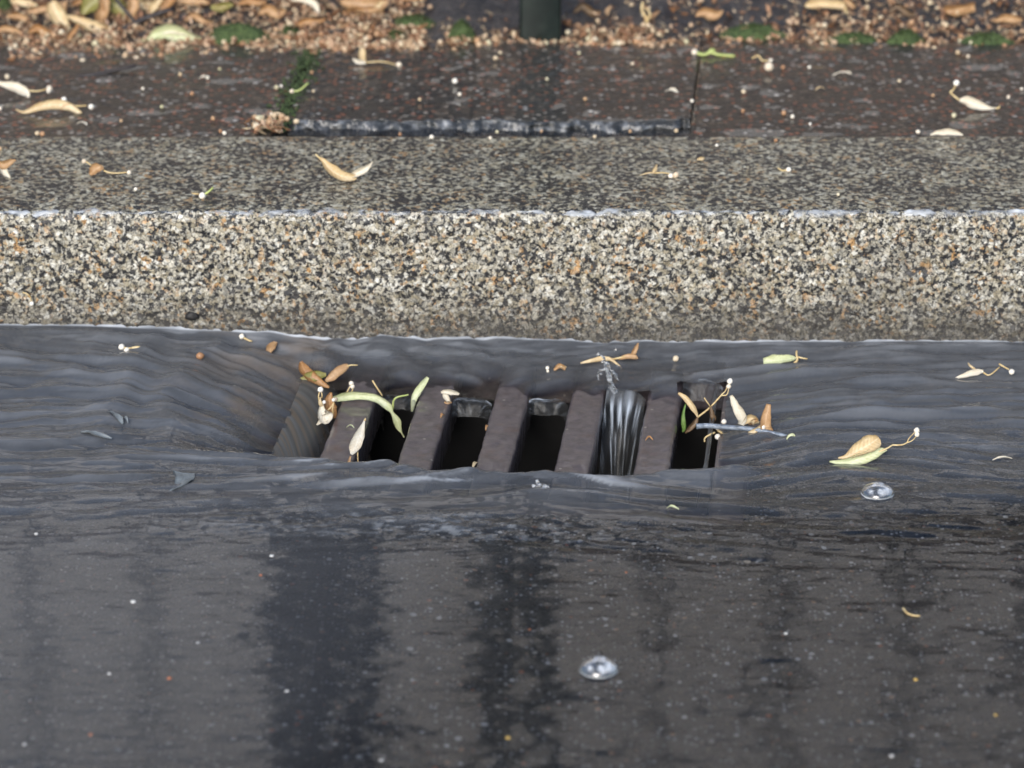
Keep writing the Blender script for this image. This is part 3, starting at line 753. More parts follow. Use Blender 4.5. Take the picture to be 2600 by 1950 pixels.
# ------------------------------------------------------------------ bracts, seeds and other small fallen things
def surf_p(px, py, surf):
    if surf == 'water': return wz(px, py)
    if surf == 'kerb': return P(px, py, HK + .0006)
    if surf == 'face': return PY(px, py, -.0012)
    if surf == 'slab': return P(px, py, ZS + .0012)
    if surf == 'soil': return soil_p(px, py)
    if surf == 'bar': return P(px, py, ZB + .0008)
    return P(px, py, surf)
def blade_mesh(rows, N, cup=.15, twist=0., bow=0., n=22, m=7, seed=0, thick=.0003):
    """a leaf blade round a centre line: rows are (point, width); N is the normal of the plane it was laid out in"""
    pts = crom([list(p) + [w] for p, w in rows], n); N = Vector(N).normalized(); V_ = []; nn = []
    for i in range(n):
        p = Vector(pts[i, :3]); w = max(pts[i, 3], .0003); t = Vector(pts[min(i + 1, n - 1), :3]) - Vector(pts[max(i - 1, 0), :3])
        t.normalize(); s = N.cross(t).normalized(); f = i / (n - 1)
        q = Matrix.Rotation(twist * (f - .3) + .25 * math.sin(f * 5 + seed), 3, t); s2 = q @ s; nr = t.cross(s2) * (1 if t.cross(s2).dot(N) >= 0 else -1)
        off = N * (bow * math.sin(f * math.pi))
        for j in range(m):
            k = j / (m - 1) * 2 - 1
            edge = 1 + .16 * float(fbm(np.array(f * 11 + seed), np.array(k * 1.5 + seed), 3))
            d = cup * w * (k * k) + .05 * w * math.sin(f * 19 + seed + k * 2) * abs(k) + (-.04 * w if j == m // 2 else 0)
            V_.append((p + off + s2 * (w / 2 * k * edge) + nr * d)[:]); nn.append(nr)
    F_ = [tuple(q) for q in grid_faces(n, m)]; k0 = len(V_)
    V2 = [tuple(Vector(a_) - b_ * thick) for a_, b_ in zip(V_, nn)]
    F_ += [tuple(i + k0 for i in reversed(f)) for f in F_]
    rim = [i * m for i in range(n)] + [(n - 1) * m + j for j in range(1, m)] + [i * m + m - 1 for i in range(n - 2, -1, -1)] + [j for j in range(m - 2, 0, -1)]
    for a_ in range(len(rim)):
        b_ = (a_ + 1) % len(rim); F_.append((rim[a_], rim[b_], rim[b_] + k0, rim[a_] + k0))
    return V_ + V2, F_
def seed_mesh(r, seed=0, tip=.25):
    bm = bmesh.new(); bmesh.ops.create_icosphere(bm, subdivisions=2, radius=1)
    rr = random.Random(seed)
    ph = rr.uniform(0, 6)
    for v in bm.verts:
        c = v.co; k = 1 + .05 * math.sin(5 * math.atan2(c.y, c.x) + ph) * (1 - abs(c.z)) + .04 * math.sin(7 * c.z + ph)
        if c.z > .8: k += tip * (c.z - .8) * 4
        v.co = c * (r * k)
    vs = [v.co[:] for v in bm.verts]; fs = [tuple(v.index for v in f.verts) for f in bm.faces]; bm.free(); return vs, fs

def plant_bit(name, label, cat, base, surf, mode='v', lean=.35, blades=(), stalks=(), fruits=(), group=None, lift=.0008):
    """a fallen piece: an Empty on the surface it rests on, with blades, stalks and fruits as its parts"""
    B = surf_p(base[0], base[1], surf); B = B + np.array([0, 0, lift])
    if mode == 'v': N = np.array([0, -math.cos(lean), math.sin(lean)])
    elif mode == 'f': N = np.array([0, -1.0, 0])
    else: N = np.array([0, -math.sin(.06 + lean * .0), math.cos(.06)])
    root = tag(empty(name, B), label, cat, group)
    def at(px, py):
        p = on_plane(px, py, B, N)
        if mode == 'g' and p[2] < B[2] - .004: p[2] = B[2] - .004
        return p
    def mpp(p): return np.linalg.norm(p - CAM) / FPX
    for i, b in enumerate(blades):
        mt, pts = b[0], b[1]; o_ = b[2] if len(b) > 2 else {}
        rows = []
        for (px, py, w) in pts:
            p = at(px, py); rows.append((p, w * mpp(p) * o_.get('ws', 1.0)))
        V_, F_ = blade_mesh(rows, N, o_.get('cup', .16), o_.get('twist', .5), o_.get('bow', .002), o_.get('n', 22), 7, seed=i * 3.1 + base[0] * .01)
        n_ = o_.get('n', 22); lo_ = mesh_obj(o_.get('name', 'blade'), [tuple(np.asarray(q) - B) for q in V_], F_, M[mt], root)
        add_attr(lo_, "along", np.tile(np.repeat(np.linspace(0, 1, n_), 7), 2)); add_attr(lo_, "across", np.tile(np.linspace(-1, 1, 7), 2 * n_))
    for i, s in enumerate(stalks):
        pts = s[0]; rp = s[1]; mt = s[2] if len(s) > 2 else 'stalk'
        q = crom([list(at(px, py) - B) for px, py in pts], max(8, 4 * len(pts)))
        sc = mpp(at(*pts[0])); k = np.linspace(1.1, .8, len(q)) * rp * sc
        q[:, 1] += -.0015 * np.sin(np.linspace(0, math.pi, len(q)))
        mb = MB(); mb.tube(q, list(k), 7); mb.build('stalk', M[mt], root)
    for i, f in enumerate(fruits):
        p = at(f[0], f[1]); r_p = f[2] * mpp(p); vs, fs = seed_mesh(r_p, seed=i + int(base[0]))
        a_ = f[3] if len(f) > 3 else .3
        Mx = Matrix.Rotation(a_, 3, 'Y') @ Matrix.Rotation(.5 * math.sin(base[0] + i), 3, 'X')
        mesh_obj('fruit', [tuple((Mx @ Vector(q)) + Vector(p - B) + Vector((0, -.001, 0))) for q in vs], fs, M['fruit'], root)
    return root
BR = "linden_bract"
def br(label, base, surf, **k): return plant_bit(BR, label, "bract", base, surf, **k)

# --- round the left end of the grate
br("orange brown upright bract with olive and tan wings, behind the first grate bar", (800, 972), 'water', blades=[
    ('orange', [(764, 918, 7), (771, 938, 24), (785, 958, 30), (808, 972, 22), (836, 984, 6)], dict(twist=.2, cup=.3)),
    ('olive', [(752, 968, 8), (775, 968, 26), (800, 956, 28), (828, 952, 10)], dict(twist=.1)),
    ('tan', [(826, 968, 8), (850, 955, 26), (872, 938, 24), (884, 926, 6)], dict(twist=.3))],
    stalks=[([(880, 930), (892, 925), (908, 927)], 2)], lean=.8)
br("long pale green bract arching over the far end of the first grate bar", (900, 1020), 'bar', lean=.15, blades=[
    ('green', [(846, 1013, 14), (880, 1005, 22), (920, 1004, 19), (955, 1010, 20), (985, 1030, 19), (996, 1046, 8), (1008, 1065, 19), (1014, 1085, 13), (1020, 1098, 4), (1026, 1110, 3)], dict(cup=.25, twist=.2, n=34))],
    stalks=[([(946, 966), (956, 980), (971, 1005)], 2.2), ([(997, 1040), (1003, 1010), (1037, 1002)], 2.6, 'gstalk'), ([(878, 1002), (886, 985), (892, 976)], 1.8), ([(893, 996), (896, 985), (896, 978)], 1.8)],
    fruits=[(892, 972, 6.5), (895, 980, 6.5), (852, 1013, 6)])
br("greenish translucent bract half under water on the second grate bar", (1062, 1010), 'water', lift=.004, lean=.5, blades=[
    ('green', [(1086, 958, 8), (1074, 975, 16), (1058, 1000, 19), (1050, 1025, 14), (1046, 1045, 5)], dict(twist=.4))])
br("small orange oval bract behind the pale green arching bract", (842, 1055), 'bar', lean=.2, lift=-.002, blades=[
    ('orange', [(841, 996, 6), (836, 1012, 22), (840, 1035, 30), (848, 1052, 16), (850, 1062, 4)], dict(cup=.2, twist=.2))])
br("crumpled white bract with twin stalked seeds beside the first grate bar", (815, 1070), 'water', lift=.010, lean=.2, blades=[
    ('white', [(818, 1024, 6), (818, 1040, 20), (826, 1056, 36), (840, 1050, 18), (844, 1048, 4)], dict(cup=.35, twist=.6)),
    ('white', [(842, 1050, 4), (828, 1058, 20), (814, 1070, 11), (804, 1079, 3)], dict(cup=.3)),
    ('cream', [(812, 1008, 4), (813, 1022, 10), (820, 1034, 6)], {})],
    stalks=[([(832, 1042), (842, 1030), (848, 1020)], 1.6), ([(846, 1050), (845, 1035), (848, 1022)], 1.6), ([(811, 1020), (809, 1005), (812, 992)], 1.8), ([(817, 1010), (818, 1000), (815, 990)], 1.6)],
    fruits=[(814, 988, 7.5), (847, 1014, 5), (823, 1020, 5)])
br("cream bract lying down the right edge of the first grate bar", (900, 1150), 'bar', mode='v', lean=.9, lift=.001, blades=[
    ('white', [(927, 1063, 3), (922, 1080, 9), (914, 1105, 24), (906, 1128, 30), (898, 1146, 24), (892, 1154, 8)], dict(cup=.15, twist=.1))],
    stalks=[([(908, 1140), (909, 1165), (912, 1196)], 1.8), ([(927, 1066), (928, 1062)], 2.6)])
plant_bit("dead_leaf", "pinkish leaf tip caught at the near end of the first grate bar", "leaf scrap", (882, 1200), 'bar', lean=.3, lift=.006, blades=[
    ('tan', [(890, 1158, 4), (884, 1180, 10), (880, 1200, 15), (884, 1210, 6)], {})])
plant_bit("leaf_scrap", "tiny pale green sliver on top of the first grate bar", "leaf scrap", (890, 1086), 'bar', mode='g', blades=[('green', [(880, 1085, 3), (890, 1085, 5), (899, 1086, 3)], {})])
br("small white folded bract on the far end of the second grate bar", (1140, 1022), 'bar', lean=.2, blades=[
    ('white', [(1120, 997, 5), (1132, 992, 13), (1150, 993, 15), (1166, 1000, 6)], dict(cup=.3)),
    ('white', [(1126, 995, 5), (1132, 1006, 15), (1140, 1018, 9), (1144, 1022, 4)], dict(cup=.3)),
    ('tan', [(1128, 1022, 4), (1137, 1021, 8), (1147, 1021, 4)], {})])
plant_bit("leaf_scrap", "orange brown husk speck on the second grate bar", "leaf scrap", (1123, 1058), 'bar', mode='g', blades=[('orange', [(1119, 1060, 4), (1123, 1057, 8), (1127, 1054, 3)], {})])
br("pale seed bract stuck on the left edge of the third grate bar", (1207, 1180), 'bar', mode='g', blades=[('cream', [(1200, 1190, 4), (1205, 1182, 9), (1212, 1174, 5)], {})])
plant_bit("leaf_scrap", "small orange scrap low on the left edge of the third grate bar", "leaf scrap", (1236, 1087), 'bar', mode='g', blades=[('orange', [(1233, 1092, 3), (1236, 1086, 7), (1239, 1081, 3)], {})])
plant_bit("leaf_scrap", "small reddish scrap on the fifth grate bar", "leaf scrap", (1648, 1115), 'bar', mode='g', blades=[('orange', [(1639, 1118, 3), (1648, 1115, 7), (1658, 1117, 3)], {})])
# --- behind the slots
br("long pale bract with an upright brown wing, afloat behind the splash", (1540, 930), 'water', lean=.7, blades=[
    ('cream', [(1474, 922, 4), (1500, 918, 10), (1530, 913, 14), (1552, 915, 8), (1580, 935, 3)], dict(twist=.2)),
    ('tan', [(1606, 905, 12), (1612, 890, 12), (1617, 880, 8), (1621, 871, 3)], dict(cup=.3)),
    ('tan', [(1570, 912, 5), (1590, 908, 14), (1612, 908, 13), (1620, 910, 4)], dict(cup=.2))],
    stalks=[([(1545, 914), (1575, 906), (1604, 900)], 2.6)])
br("broad pale green bract floating alone near the kerb with a hooked stalk", (1980, 925), 'water', lean=.9, blades=[
    ('green', [(1938, 918, 18), (1960, 918, 26), (1990, 916, 24), (2014, 912, 16), (2021, 908, 5)], dict(cup=.2, twist=.1))],
    stalks=[([(2017, 922), (2024, 912), (2022, 898), (2023, 891)], 3), ([(2025, 906), (2036, 907), (2050, 911)], 2.2)])
br("slender pale bract with one white seed on a bent stalk, floating at the right", (2460, 955), 'water', lean=.9, blades=[
    ('white', [(2419, 964, 3), (2445, 957, 11), (2475, 948, 18), (2497, 943, 7)], dict(cup=.2)), ('cream', [(2458, 921, 3), (2462, 932, 6), (2478, 940, 6)], {})],
    stalks=[([(2497, 946), (2512, 950), (2538, 932)], 2), ([(2537, 924), (2550, 930), (2562, 938)], 2.2)], fruits=[(2568, 943, 7.5, 1.2)])
plant_bit("seed_cluster", "two white seeds with a tan stub floating left of the grate", "seed cluster", (318, 888), 'water', fruits=[(309, 880, 8), (322, 889, 7.5)], stalks=[([(312, 882), (325, 882), (336, 883)], 2.2), ([(336, 884), (350, 880), (360, 883)], 4)], lean=.8)
plant_bit("seed_cluster", "white seed with a short stalk, floating close to the kerb", "seed cluster", (615, 858), 'water', fruits=[(614, 853, 7)], stalks=[([(620, 858), (632, 862), (640, 866)], 2.4)], lean=.8)
br("blurry beige bract drifting under the water left of the orange upright bract", (690, 885), 'water', lift=-.001, lean=1.1, blades=[
    ('tan', [(700, 868, 10), (690, 885, 26), (682, 900, 14), (676, 912, 4)], {}), ('tan', [(640, 898, 4), (660, 897, 8), (680, 893, 8)], {})])
plant_bit("plastic_flake", "grey triangular flake lying in the water left of the grate", "flake", (468, 1225), 'water', mode='g', lift=.0012, blades=[
    ('grey', [(466, 1199, 58), (468, 1215, 48), (458, 1230, 34), (436, 1244, 12), (431, 1247, 3)], dict(cup=.02, twist=.0, bow=.0005))])
plant_bit("leaf_flake", "blue grey leaf flake floating above the grey oval flake", "flake", (300, 1060), 'water', mode='g', lift=.0012, blades=[('grey', [(270, 1040, 4), (288, 1054, 12), (305, 1068, 16), (312, 1076, 5)], dict(cup=.1)), ('grey', [(312, 1060, 4), (320, 1066, 8), (325, 1074, 3)], {})])
plant_bit("leaf_flake", "grey oval flake floating left of the grate, below a smaller flake", "flake", (240, 1105), 'water', mode='g', lift=.0012, blades=[('grey', [(204, 1097, 8), (225, 1102, 16), (250, 1108, 17), (284, 1113, 4)], dict(cup=.1))])
plant_bit("leaf_flake", "pale thin sliver floating at the far right edge of the water", "flake", (2540, 1166), 'water', mode='g', lift=.001, blades=[('white', [(2520, 1168, 3), (2545, 1166, 6), (2570, 1164, 3)], {})])
plant_bit("leaf_scrap", "tiny green sliver floating in front of the fifth grate bar", "leaf scrap", (1706, 1291), 'water', mode='g', blades=[('green', [(1693, 1290, 3), (1705, 1291, 7), (1724, 1293, 3)], {})])
plant_bit("dead_leaf", "curled tan husk with a red seed floating behind the third slot", "leaf scrap", (1420, 938), 'water', lean=.7, blades=[('tan', [(1406, 940, 5), (1420, 933, 14), (1436, 936, 8)], dict(cup=.4)), ('cream', [(1412, 930, 4), (1424, 930, 8), (1438, 933, 4)], {})], fruits=[(1390, 933, 5), (1391, 941, 4)])
# --- slot at the right end and the twig beside it
br("tan forked bract leaning out of the last slot with two seeds on its long stalk", (1772, 1060), 'bar', lean=.25, lift=.002, blades=[
    ('cream', [(1722, 998, 6), (1740, 1010, 14), (1758, 1030, 15), (1768, 1048, 9), (1772, 1060, 4)], dict(cup=.3)),
    ('brown', [(1772, 1058, 4), (1764, 1072, 13), (1750, 1088, 13), (1740, 1100, 3)], dict(cup=.3))],
    stalks=[([(1772, 1059), (1800, 1035), (1822, 1012), (1834, 1000)], 2.4), ([(1832, 1002), (1842, 990), (1847, 978)], 1.6), ([(1832, 1004), (1845, 1000), (1851, 985)], 1.6)],
    fruits=[(1853, 967, 7.5, .3), (1850, 980, 6.5)])
br("little blue green bract hanging at the left edge of the last slot", (1735, 1060), 'bar', lean=.1, lift=.0, blades=[
    ('leaf', [(1741, 1025, 3), (1735, 1045, 7), (1735, 1065, 11), (1737, 1085, 11), (1733, 1097, 3)], dict(cup=.2))])
plant_bit("dead_leaf", "brown withered leaf hanging on the right side of the last slot", "leaf scrap", (1810, 1060), 'water', lean=.1, lift=.002, blades=[('brown', [(1803, 1030, 4), (1808, 1048, 13), (1812, 1060, 15), (1808, 1073, 4)], dict(cup=.3))], stalks=[([(1788, 1010), (1796, 1020), (1805, 1034)], 1.6)])
tw = plant_bit("twig", "blue grey twig lying half submerged from the last slot to the big cream bract", "twig", (1880, 1086), 'water', mode='g', lift=.004,
    stalks=[([(1768, 1083), (1795, 1080), (1850, 1083), (1912, 1088), (1960, 1098), (2032, 1117)], 6.8, 'greybark'), ([(2028, 1114), (2062, 1117), (2110, 1126), (2180, 1138)], 4, 'greybark'), ([(2070, 1118), (2052, 1124), (2036, 1142)], 3, 'greybark')])
plant_bit("seed_cluster", "three pale seeds and a curled husk on the end of the blue grey twig", "seed cluster", (1820, 1090), 'water', lean=.5, lift=.006, fruits=[(1808, 1081, 7), (1838, 1070, 7, 0), (1821, 1086, 5), (1822, 1108, 8)],
    stalks=[([(1815, 1098), (1802, 1102), (1790, 1110), (1789, 1122)], 2.6), ([(1822, 1092), (1835, 1097), (1850, 1096)], 3.4)])
br("white upright bract standing on the blue grey twig with a tan husk", (1882, 1078), 'water', lean=.2, lift=.004, blades=[
    ('white', [(1856, 1004, 8), (1866, 1024, 19), (1878, 1046, 26), (1884, 1064, 24), (1880, 1078, 16)], dict(cup=.2, twist=.2)),
    ('cream', [(1888, 1075, 8), (1904, 1062, 22), (1918, 1065, 22), (1928, 1072, 8)], dict(cup=.5)),
    ('tan', [(1900, 1078, 6), (1912, 1066, 12), (1926, 1066, 5)], dict(cup=.5))])
br("orange tan upright bract standing right of the white upright bract", (1950, 1090), 'water', lean=.2, lift=.004, blades=[
    ('tan', [(1952, 1026, 12), (1948, 1045, 20), (1944, 1065, 26), (1944, 1082, 28), (1956, 1098, 18), (1966, 1118, 4)], dict(cup=.2, twist=.2, n=28)),
    ('cream', [(1936, 1078, 6), (1922, 1088, 12), (1904, 1098, 10), (1896, 1100, 3)], {}), ('tan', [(1934, 1084, 5), (1922, 1096, 8), (1912, 1106, 3)], {})],
    stalks=[([(1966, 1112), (1974, 1108), (1982, 1112)], 3)], fruits=[(1937, 1084, 7)])
plant_bit("leaf_scrap", "small yellow curl lying on the blue grey twig", "leaf scrap", (2005, 1112), 'water', lean=.6, lift=.003, blades=[('green', [(1997, 1116, 3), (2002, 1108, 6), (2012, 1105, 8), (2019, 1107, 3)], dict(cup=.3))])
br("big cream boat shaped bract with two seeds on its stalk", (2180, 1165), 'water', lean=.55, lift=.001, blades=[
    ('cream', [(2128, 1163, 4), (2150, 1160, 14), (2178, 1145, 36), (2208, 1128, 44), (2226, 1116, 30), (2232, 1112, 10)], dict(cup=.3, twist=.2, n=30)),
    ('green', [(2106, 1172, 4), (2140, 1174, 16), (2185, 1166, 28), (2225, 1150, 26), (2252, 1142, 6)], dict(cup=.2, twist=-.2, n=28))],
    stalks=[([(2228, 1148), (2248, 1138), (2266, 1130)], 2.4), ([(2266, 1130), (2290, 1127), (2304, 1123)], 2), ([(2303, 1124), (2308, 1110), (2322, 1098)], 1.4), ([(2303, 1124), (2316, 1116), (2326, 1108)], 1.4)],
    fruits=[(2327, 1092, 7.5, .2), (2328, 1102, 6.5)])
# --- on the kerb
K = 'kerb'
br("golden curled bract with a white end lying on the kerb top", (880, 456), K, lean=.5, blades=[
    ('cream', [(808, 398, 4), (822, 410, 12), (838, 430, 26), (868, 448, 26), (895, 450, 18), (905, 446, 8)], dict(cup=.35, twist=.3, n=28)),
    ('white', [(890, 450, 10), (908, 440, 20), (926, 430, 17), (940, 418, 7), (945, 410, 2)], dict(cup=.4))], stalks=[([(802, 392), (808, 396), (818, 408)], 2.4)])
br("small orange bract with a thin seed stalk on the kerb top", (245, 446), K, lean=.5, blades=[('tan', [(228, 444, 7), (240, 434, 26), (254, 424, 22), (258, 419, 5)], dict(cup=.3))],
    stalks=[([(256, 428), (275, 436), (300, 438), (324, 437)], 2.2), ([(216, 407), (224, 412), (236, 422)], 2)], fruits=[(328, 437, 6), (214, 408, 6)])
br("torn orange bract at the left end of the kerb top", (16, 450), K, lean=.4, blades=[('tan', [(-6, 415, 10), (10, 418, 22), (26, 412, 16), (40, 406, 4)], dict(cup=.3)), ('white', [(2, 420, 8), (10, 434, 18), (24, 448, 8), (27, 454, 2)], dict(cup=.3))])
plant_bit("flower_bud", "whitish green bud with a yellow stalk on the kerb top", "bud", (518, 502), K, lean=.4, fruits=[(514, 496, 9)], stalks=[([(518, 494), (530, 485), (541, 476)], 3.2, 'gstalk'), ([(505, 492), (495, 490), (488, 491)], 2)])
plant_bit("seed_cluster", "twin white seeds on a thin winged stalk on the kerb top", "seed cluster", (1690, 446), K, lean=.6, fruits=[(1703, 446, 7), (1716, 443, 8)], blades=[('cream', [(1657, 441, 5), (1662, 432, 9), (1668, 418, 3)], {}), ('cream', [(1625, 445, 2), (1645, 441, 4), (1665, 439, 4)], {})], stalks=[([(1662, 439), (1685, 437), (1702, 441)], 2)])
plant_bit("seed_cluster", "one pale seed with a curved stalk on the kerb top right of the twin seeds", "seed cluster", (1998, 432), K, lean=.6, fruits=[(2002, 430, 7)], stalks=[([(1996, 432), (1985, 431), (1975, 426)], 2.2)])
plant_bit("leaf_scrap", "little yellow husk on the kerb top behind the twin white seeds", "leaf scrap", (1781, 408), K, lean=.5, blades=[('cream', [(1770, 406, 4), (1781, 403, 10), (1788, 400, 4)], dict(cup=.4))])
plant_bit("seed_cluster", "orange seed on a hooked stalk clinging to the kerb face near its left end", "seed cluster", (80, 770), 'face', mode='f', lift=0, fruits=[(81, 770, 6)], stalks=[([(80, 764), (76, 750), (68, 744), (57, 742)], 1.8)])
mb = MB(); c_ = PY(488, 803, -.001); vs = []
bm = bmesh.new(); bmesh.ops.create_icosphere(bm, subdivisions=3, radius=1)
for v in bm.verts:
    k = 1 + .3 * float(fbm(np.array(v.co.x * 2 + 5), np.array(v.co.z * 2 + v.co.y), 2)); v.co = Vector((v.co.x * .0054, v.co.y * .003, v.co.z * .0036)) * k
mesh_obj("tar_lump", [v.co[:] for v in bm.verts], [tuple(v.index for v in f.verts) for f in bm.faces], M['dark']).location = c_; bm.free()
tag(bpy.data.objects["tar_lump"], "small glossy black lump stuck low on the granite kerb face", "lump")
# --- on the paving slabs
S = 'slab'
br("white bract with orange seed stalk lying at the left edge of the left slab", (45, 244), S, lean=.9, blades=[('white', [(-14, 212, 8), (15, 218, 16), (45, 228, 28), (66, 240, 20), (74, 246, 8)], dict(cup=.2))], stalks=[([(70, 229), (95, 230), (118, 226)], 2.2)], fruits=[(126, 224, 8), (124, 230, 6)])
br("long tan arched bract on the left slab nearest the kerb", (120, 284), S, lean=.6, blades=[('cream', [(40, 278, 3), (62, 286, 7), (95, 276, 20), (140, 268, 26), (180, 275, 20), (207, 288, 8)], dict(cup=.25, n=28))], stalks=[([(168, 258), (190, 267), (220, 268)], 2.2)], fruits=[(163, 252, 7), (232, 270, 7.5)])
br("pale bract with an upright tan wing at the back of the middle slab", (925, 160), S, lean=.3, blades=[('cream', [(926, 160, 6), (922, 145, 18), (918, 130, 18), (916, 121, 6)], dict(cup=.3)), ('white', [(895, 150, 4), (910, 156, 12), (930, 158, 9)], {})], stalks=[([(930, 158), (970, 155), (1005, 164)], 2)], fruits=[(1013, 164, 8)])
br("pale bract with one seed on a bent stalk lying on the dark right slab", (2470, 278), S, lean=.8, blades=[('white', [(2436, 256, 10), (2455, 260, 26), (2485, 272, 24), (2515, 277, 8), (2532, 274, 3)], dict(cup=.3, n=26))], stalks=[([(2436, 254), (2422, 242), (2412, 234)], 2.6), ([(2412, 234), (2420, 226), (2426, 218)], 2.4), ([(2530, 275), (2536, 272), (2538, 268)], 2.4)], fruits=[(2428, 210, 8)])
br("white bract lying along the back edge of the kerb at the right", (2410, 346), K, lean=.6, blades=[('white', [(2362, 343, 3), (2385, 338, 14), (2415, 336, 17), (2445, 343, 4)], dict(cup=.25))])
plant_bit("sprig", "bright green sprig with buds on the seam behind the slabs", "sprig", (1800, 140), S, lean=.5, fruits=[(1763, 132, 8)], stalks=[([(1764, 132), (1785, 138), (1805, 132), (1825, 138), (1866, 142)], 4.5, 'gstalk'), ([(1800, 134), (1806, 126), (1814, 128)], 5, 'gstalk')])
plant_bit("seed_pod", "pale brown oval pod standing on the right slab near its back edge", "pod", (1952, 182), S, lean=.2, fruits=[(1952, 169, 12)])
plant_bit("leaf_scrap", "curved orange stalk lying behind the pale brown pod", "leaf scrap", (1930, 155), S, lean=.7, stalks=[([(1910, 148), (1925, 140), (1935, 152), (1952, 154)], 2.4)], fruits=[(1957, 152, 5)])
plant_bit("pale_flake", "bright white flake on the right slab behind the pale bract", "flake", (2138, 191), S, mode='g', blades=[('white', [(2114, 192, 5), (2135, 189, 11), (2162, 186, 7)], dict(cup=.1))])
plant_bit("pale_flake", "white flake on the middle slab near the joint with the dark slab", "flake", (1705, 234), S, mode='g', blades=[('white', [(1688, 233, 4), (1706, 233, 13), (1722, 235, 5)], dict(cup=.1))])
plant_bit("pale_flake", "dull thin flake on the right slab below the bright white flake", "flake", (2082, 228), S, mode='g', blades=[('cream', [(2070, 229, 3), (2082, 227, 8), (2094, 225, 3)], {})])
plant_bit("pale_flake", "white chip on the left slab just right of the long tan bract", "flake", (208, 315), S, mode='g', blades=[('white', [(195, 314, 6), (208, 315, 9), (221, 316, 6)], dict(cup=.05))])
plant_bit("pale_flake", "white chip beside a seed at the back of the left slab", "flake", (518, 199), S, mode='g', blades=[('white', [(504, 200, 7), (518, 199, 8), (530, 197, 6)], dict(cup=.05))], fruits=[(527, 196, 5)])
plant_bit("leaf_scrap", "yellow green stalk with a bud on the slab joint", "leaf scrap", (748, 232), S, lean=.8, stalks=[([(742, 232), (760, 228), (782, 211)], 3, 'gstalk')], fruits=[(741, 232, 6.5)])
SM = [seed_mesh(.0030, k, .2 if k % 2 else .05) for k in range(4)]
seed_meshes = []
for k, (vs, fs) in enumerate(SM):
    me = bpy.data.meshes.new("seed"); me.from_pydata(vs, [], fs); me.polygons.foreach_set("use_smooth", [True] * len(me.polygons)); me.materials.append(M['seed']); seed_meshes.append(me)
def seed(px, py, surf, label, group=None, s=1.0, name="seed", cat="seed", p=None, mat=None, flat=1.0):
    p = surf_p(px, py, surf) if p is None else p
    o = bpy.data.objects.new(name, seed_meshes[random.randrange(4)]); COL.objects.link(o)
    o.location = (p[0], p[1], p[2] + .0024 * s * flat); o.scale = (s, s * random.uniform(.85, 1.1), s * flat); o.rotation_euler = (random.uniform(0, 3), random.uniform(0, 3), random.uniform(0, 6)) if flat == 1 else (0, 0, random.uniform(0, 6))
    return tag(o, label, cat, group)
fr_meshes = []
for me in seed_meshes:
    m2_ = me.copy(); m2_.materials[0] = M['fruit']; fr_meshes.append(m2_)
def stray(px, py, surf, label, group, s): o = seed(px, py, surf, label, group, s * random.uniform(.5, .8)); o.data = fr_meshes[random.randrange(4)] if random.random() < .35 else o.data; return o
gl_ = "stray seeds on the wet slabs"
for (px, py) in [(19, 200), (363, 228), (488, 242), (411, 275), (458, 193), (702, 226), (714, 222), (792, 187), (796, 234), (690, 295), (541, 305), (0, 280), (558, 178), (308, 310)]:
    stray(px, py, S, "pale seed lying alone on the wet left part of the slabs", gl_, random.uniform(.8, 1.1))
for (px, py) in [(1155, 211), (1167, 243), (1066, 256), (1388, 113), (1470, 138), (1258, 152), (1606, 165), (1486, 255), (1270, 137), (1016, 345), (1389, 204)]:
    stray(px, py, S, "pale seed lying alone on the wet middle slab", gl_, random.uniform(.8, 1.1))
for (px, py) in [(2055, 174), (2283, 209), (2369, 245), (2422, 298), (2057, 318), (2432, 138), (2458, 147), (1988, 175), (1886, 285), (1888, 237), (1990, 292), (2012, 300), (2594, 229), (2560, 250), (1757, 260)]:
    stray(px, py, S, "pale seed lying alone on the dark right slab", gl_, random.uniform(.8, 1.05))
gk = "stray seeds on the kerb top"
for (px, py) in [(95, 343), (108, 345), (1600, 337), (1262, 338), (1245, 354), (1510, 350), (1717, 336), (1375, 336), (2331, 339), (0, 382), (345, 484), (2128, 497), (1096, 352), (560, 337), (570, 342), (1820, 372), (1970, 360)]:
    stray(px, py, K, "small pale seed lying on the granite kerb top", gk, random.uniform(.7, 1.0))
gw = "stray seeds floating in the gutter"
for (px, py, s, l) in [(1750, 850, .8, "orange seed at the waterline right of the splash"), (1841, 864, 1.2, "large white seed at the kerb waterline above the last slot"), (1716, 916, .8, "orange seed floating behind the fifth grate bar"), (508, 911, 1.0, "flat tan seed floating left of the beige drifting bract")]:
    seed(px, py, 'water', l, gw, s)
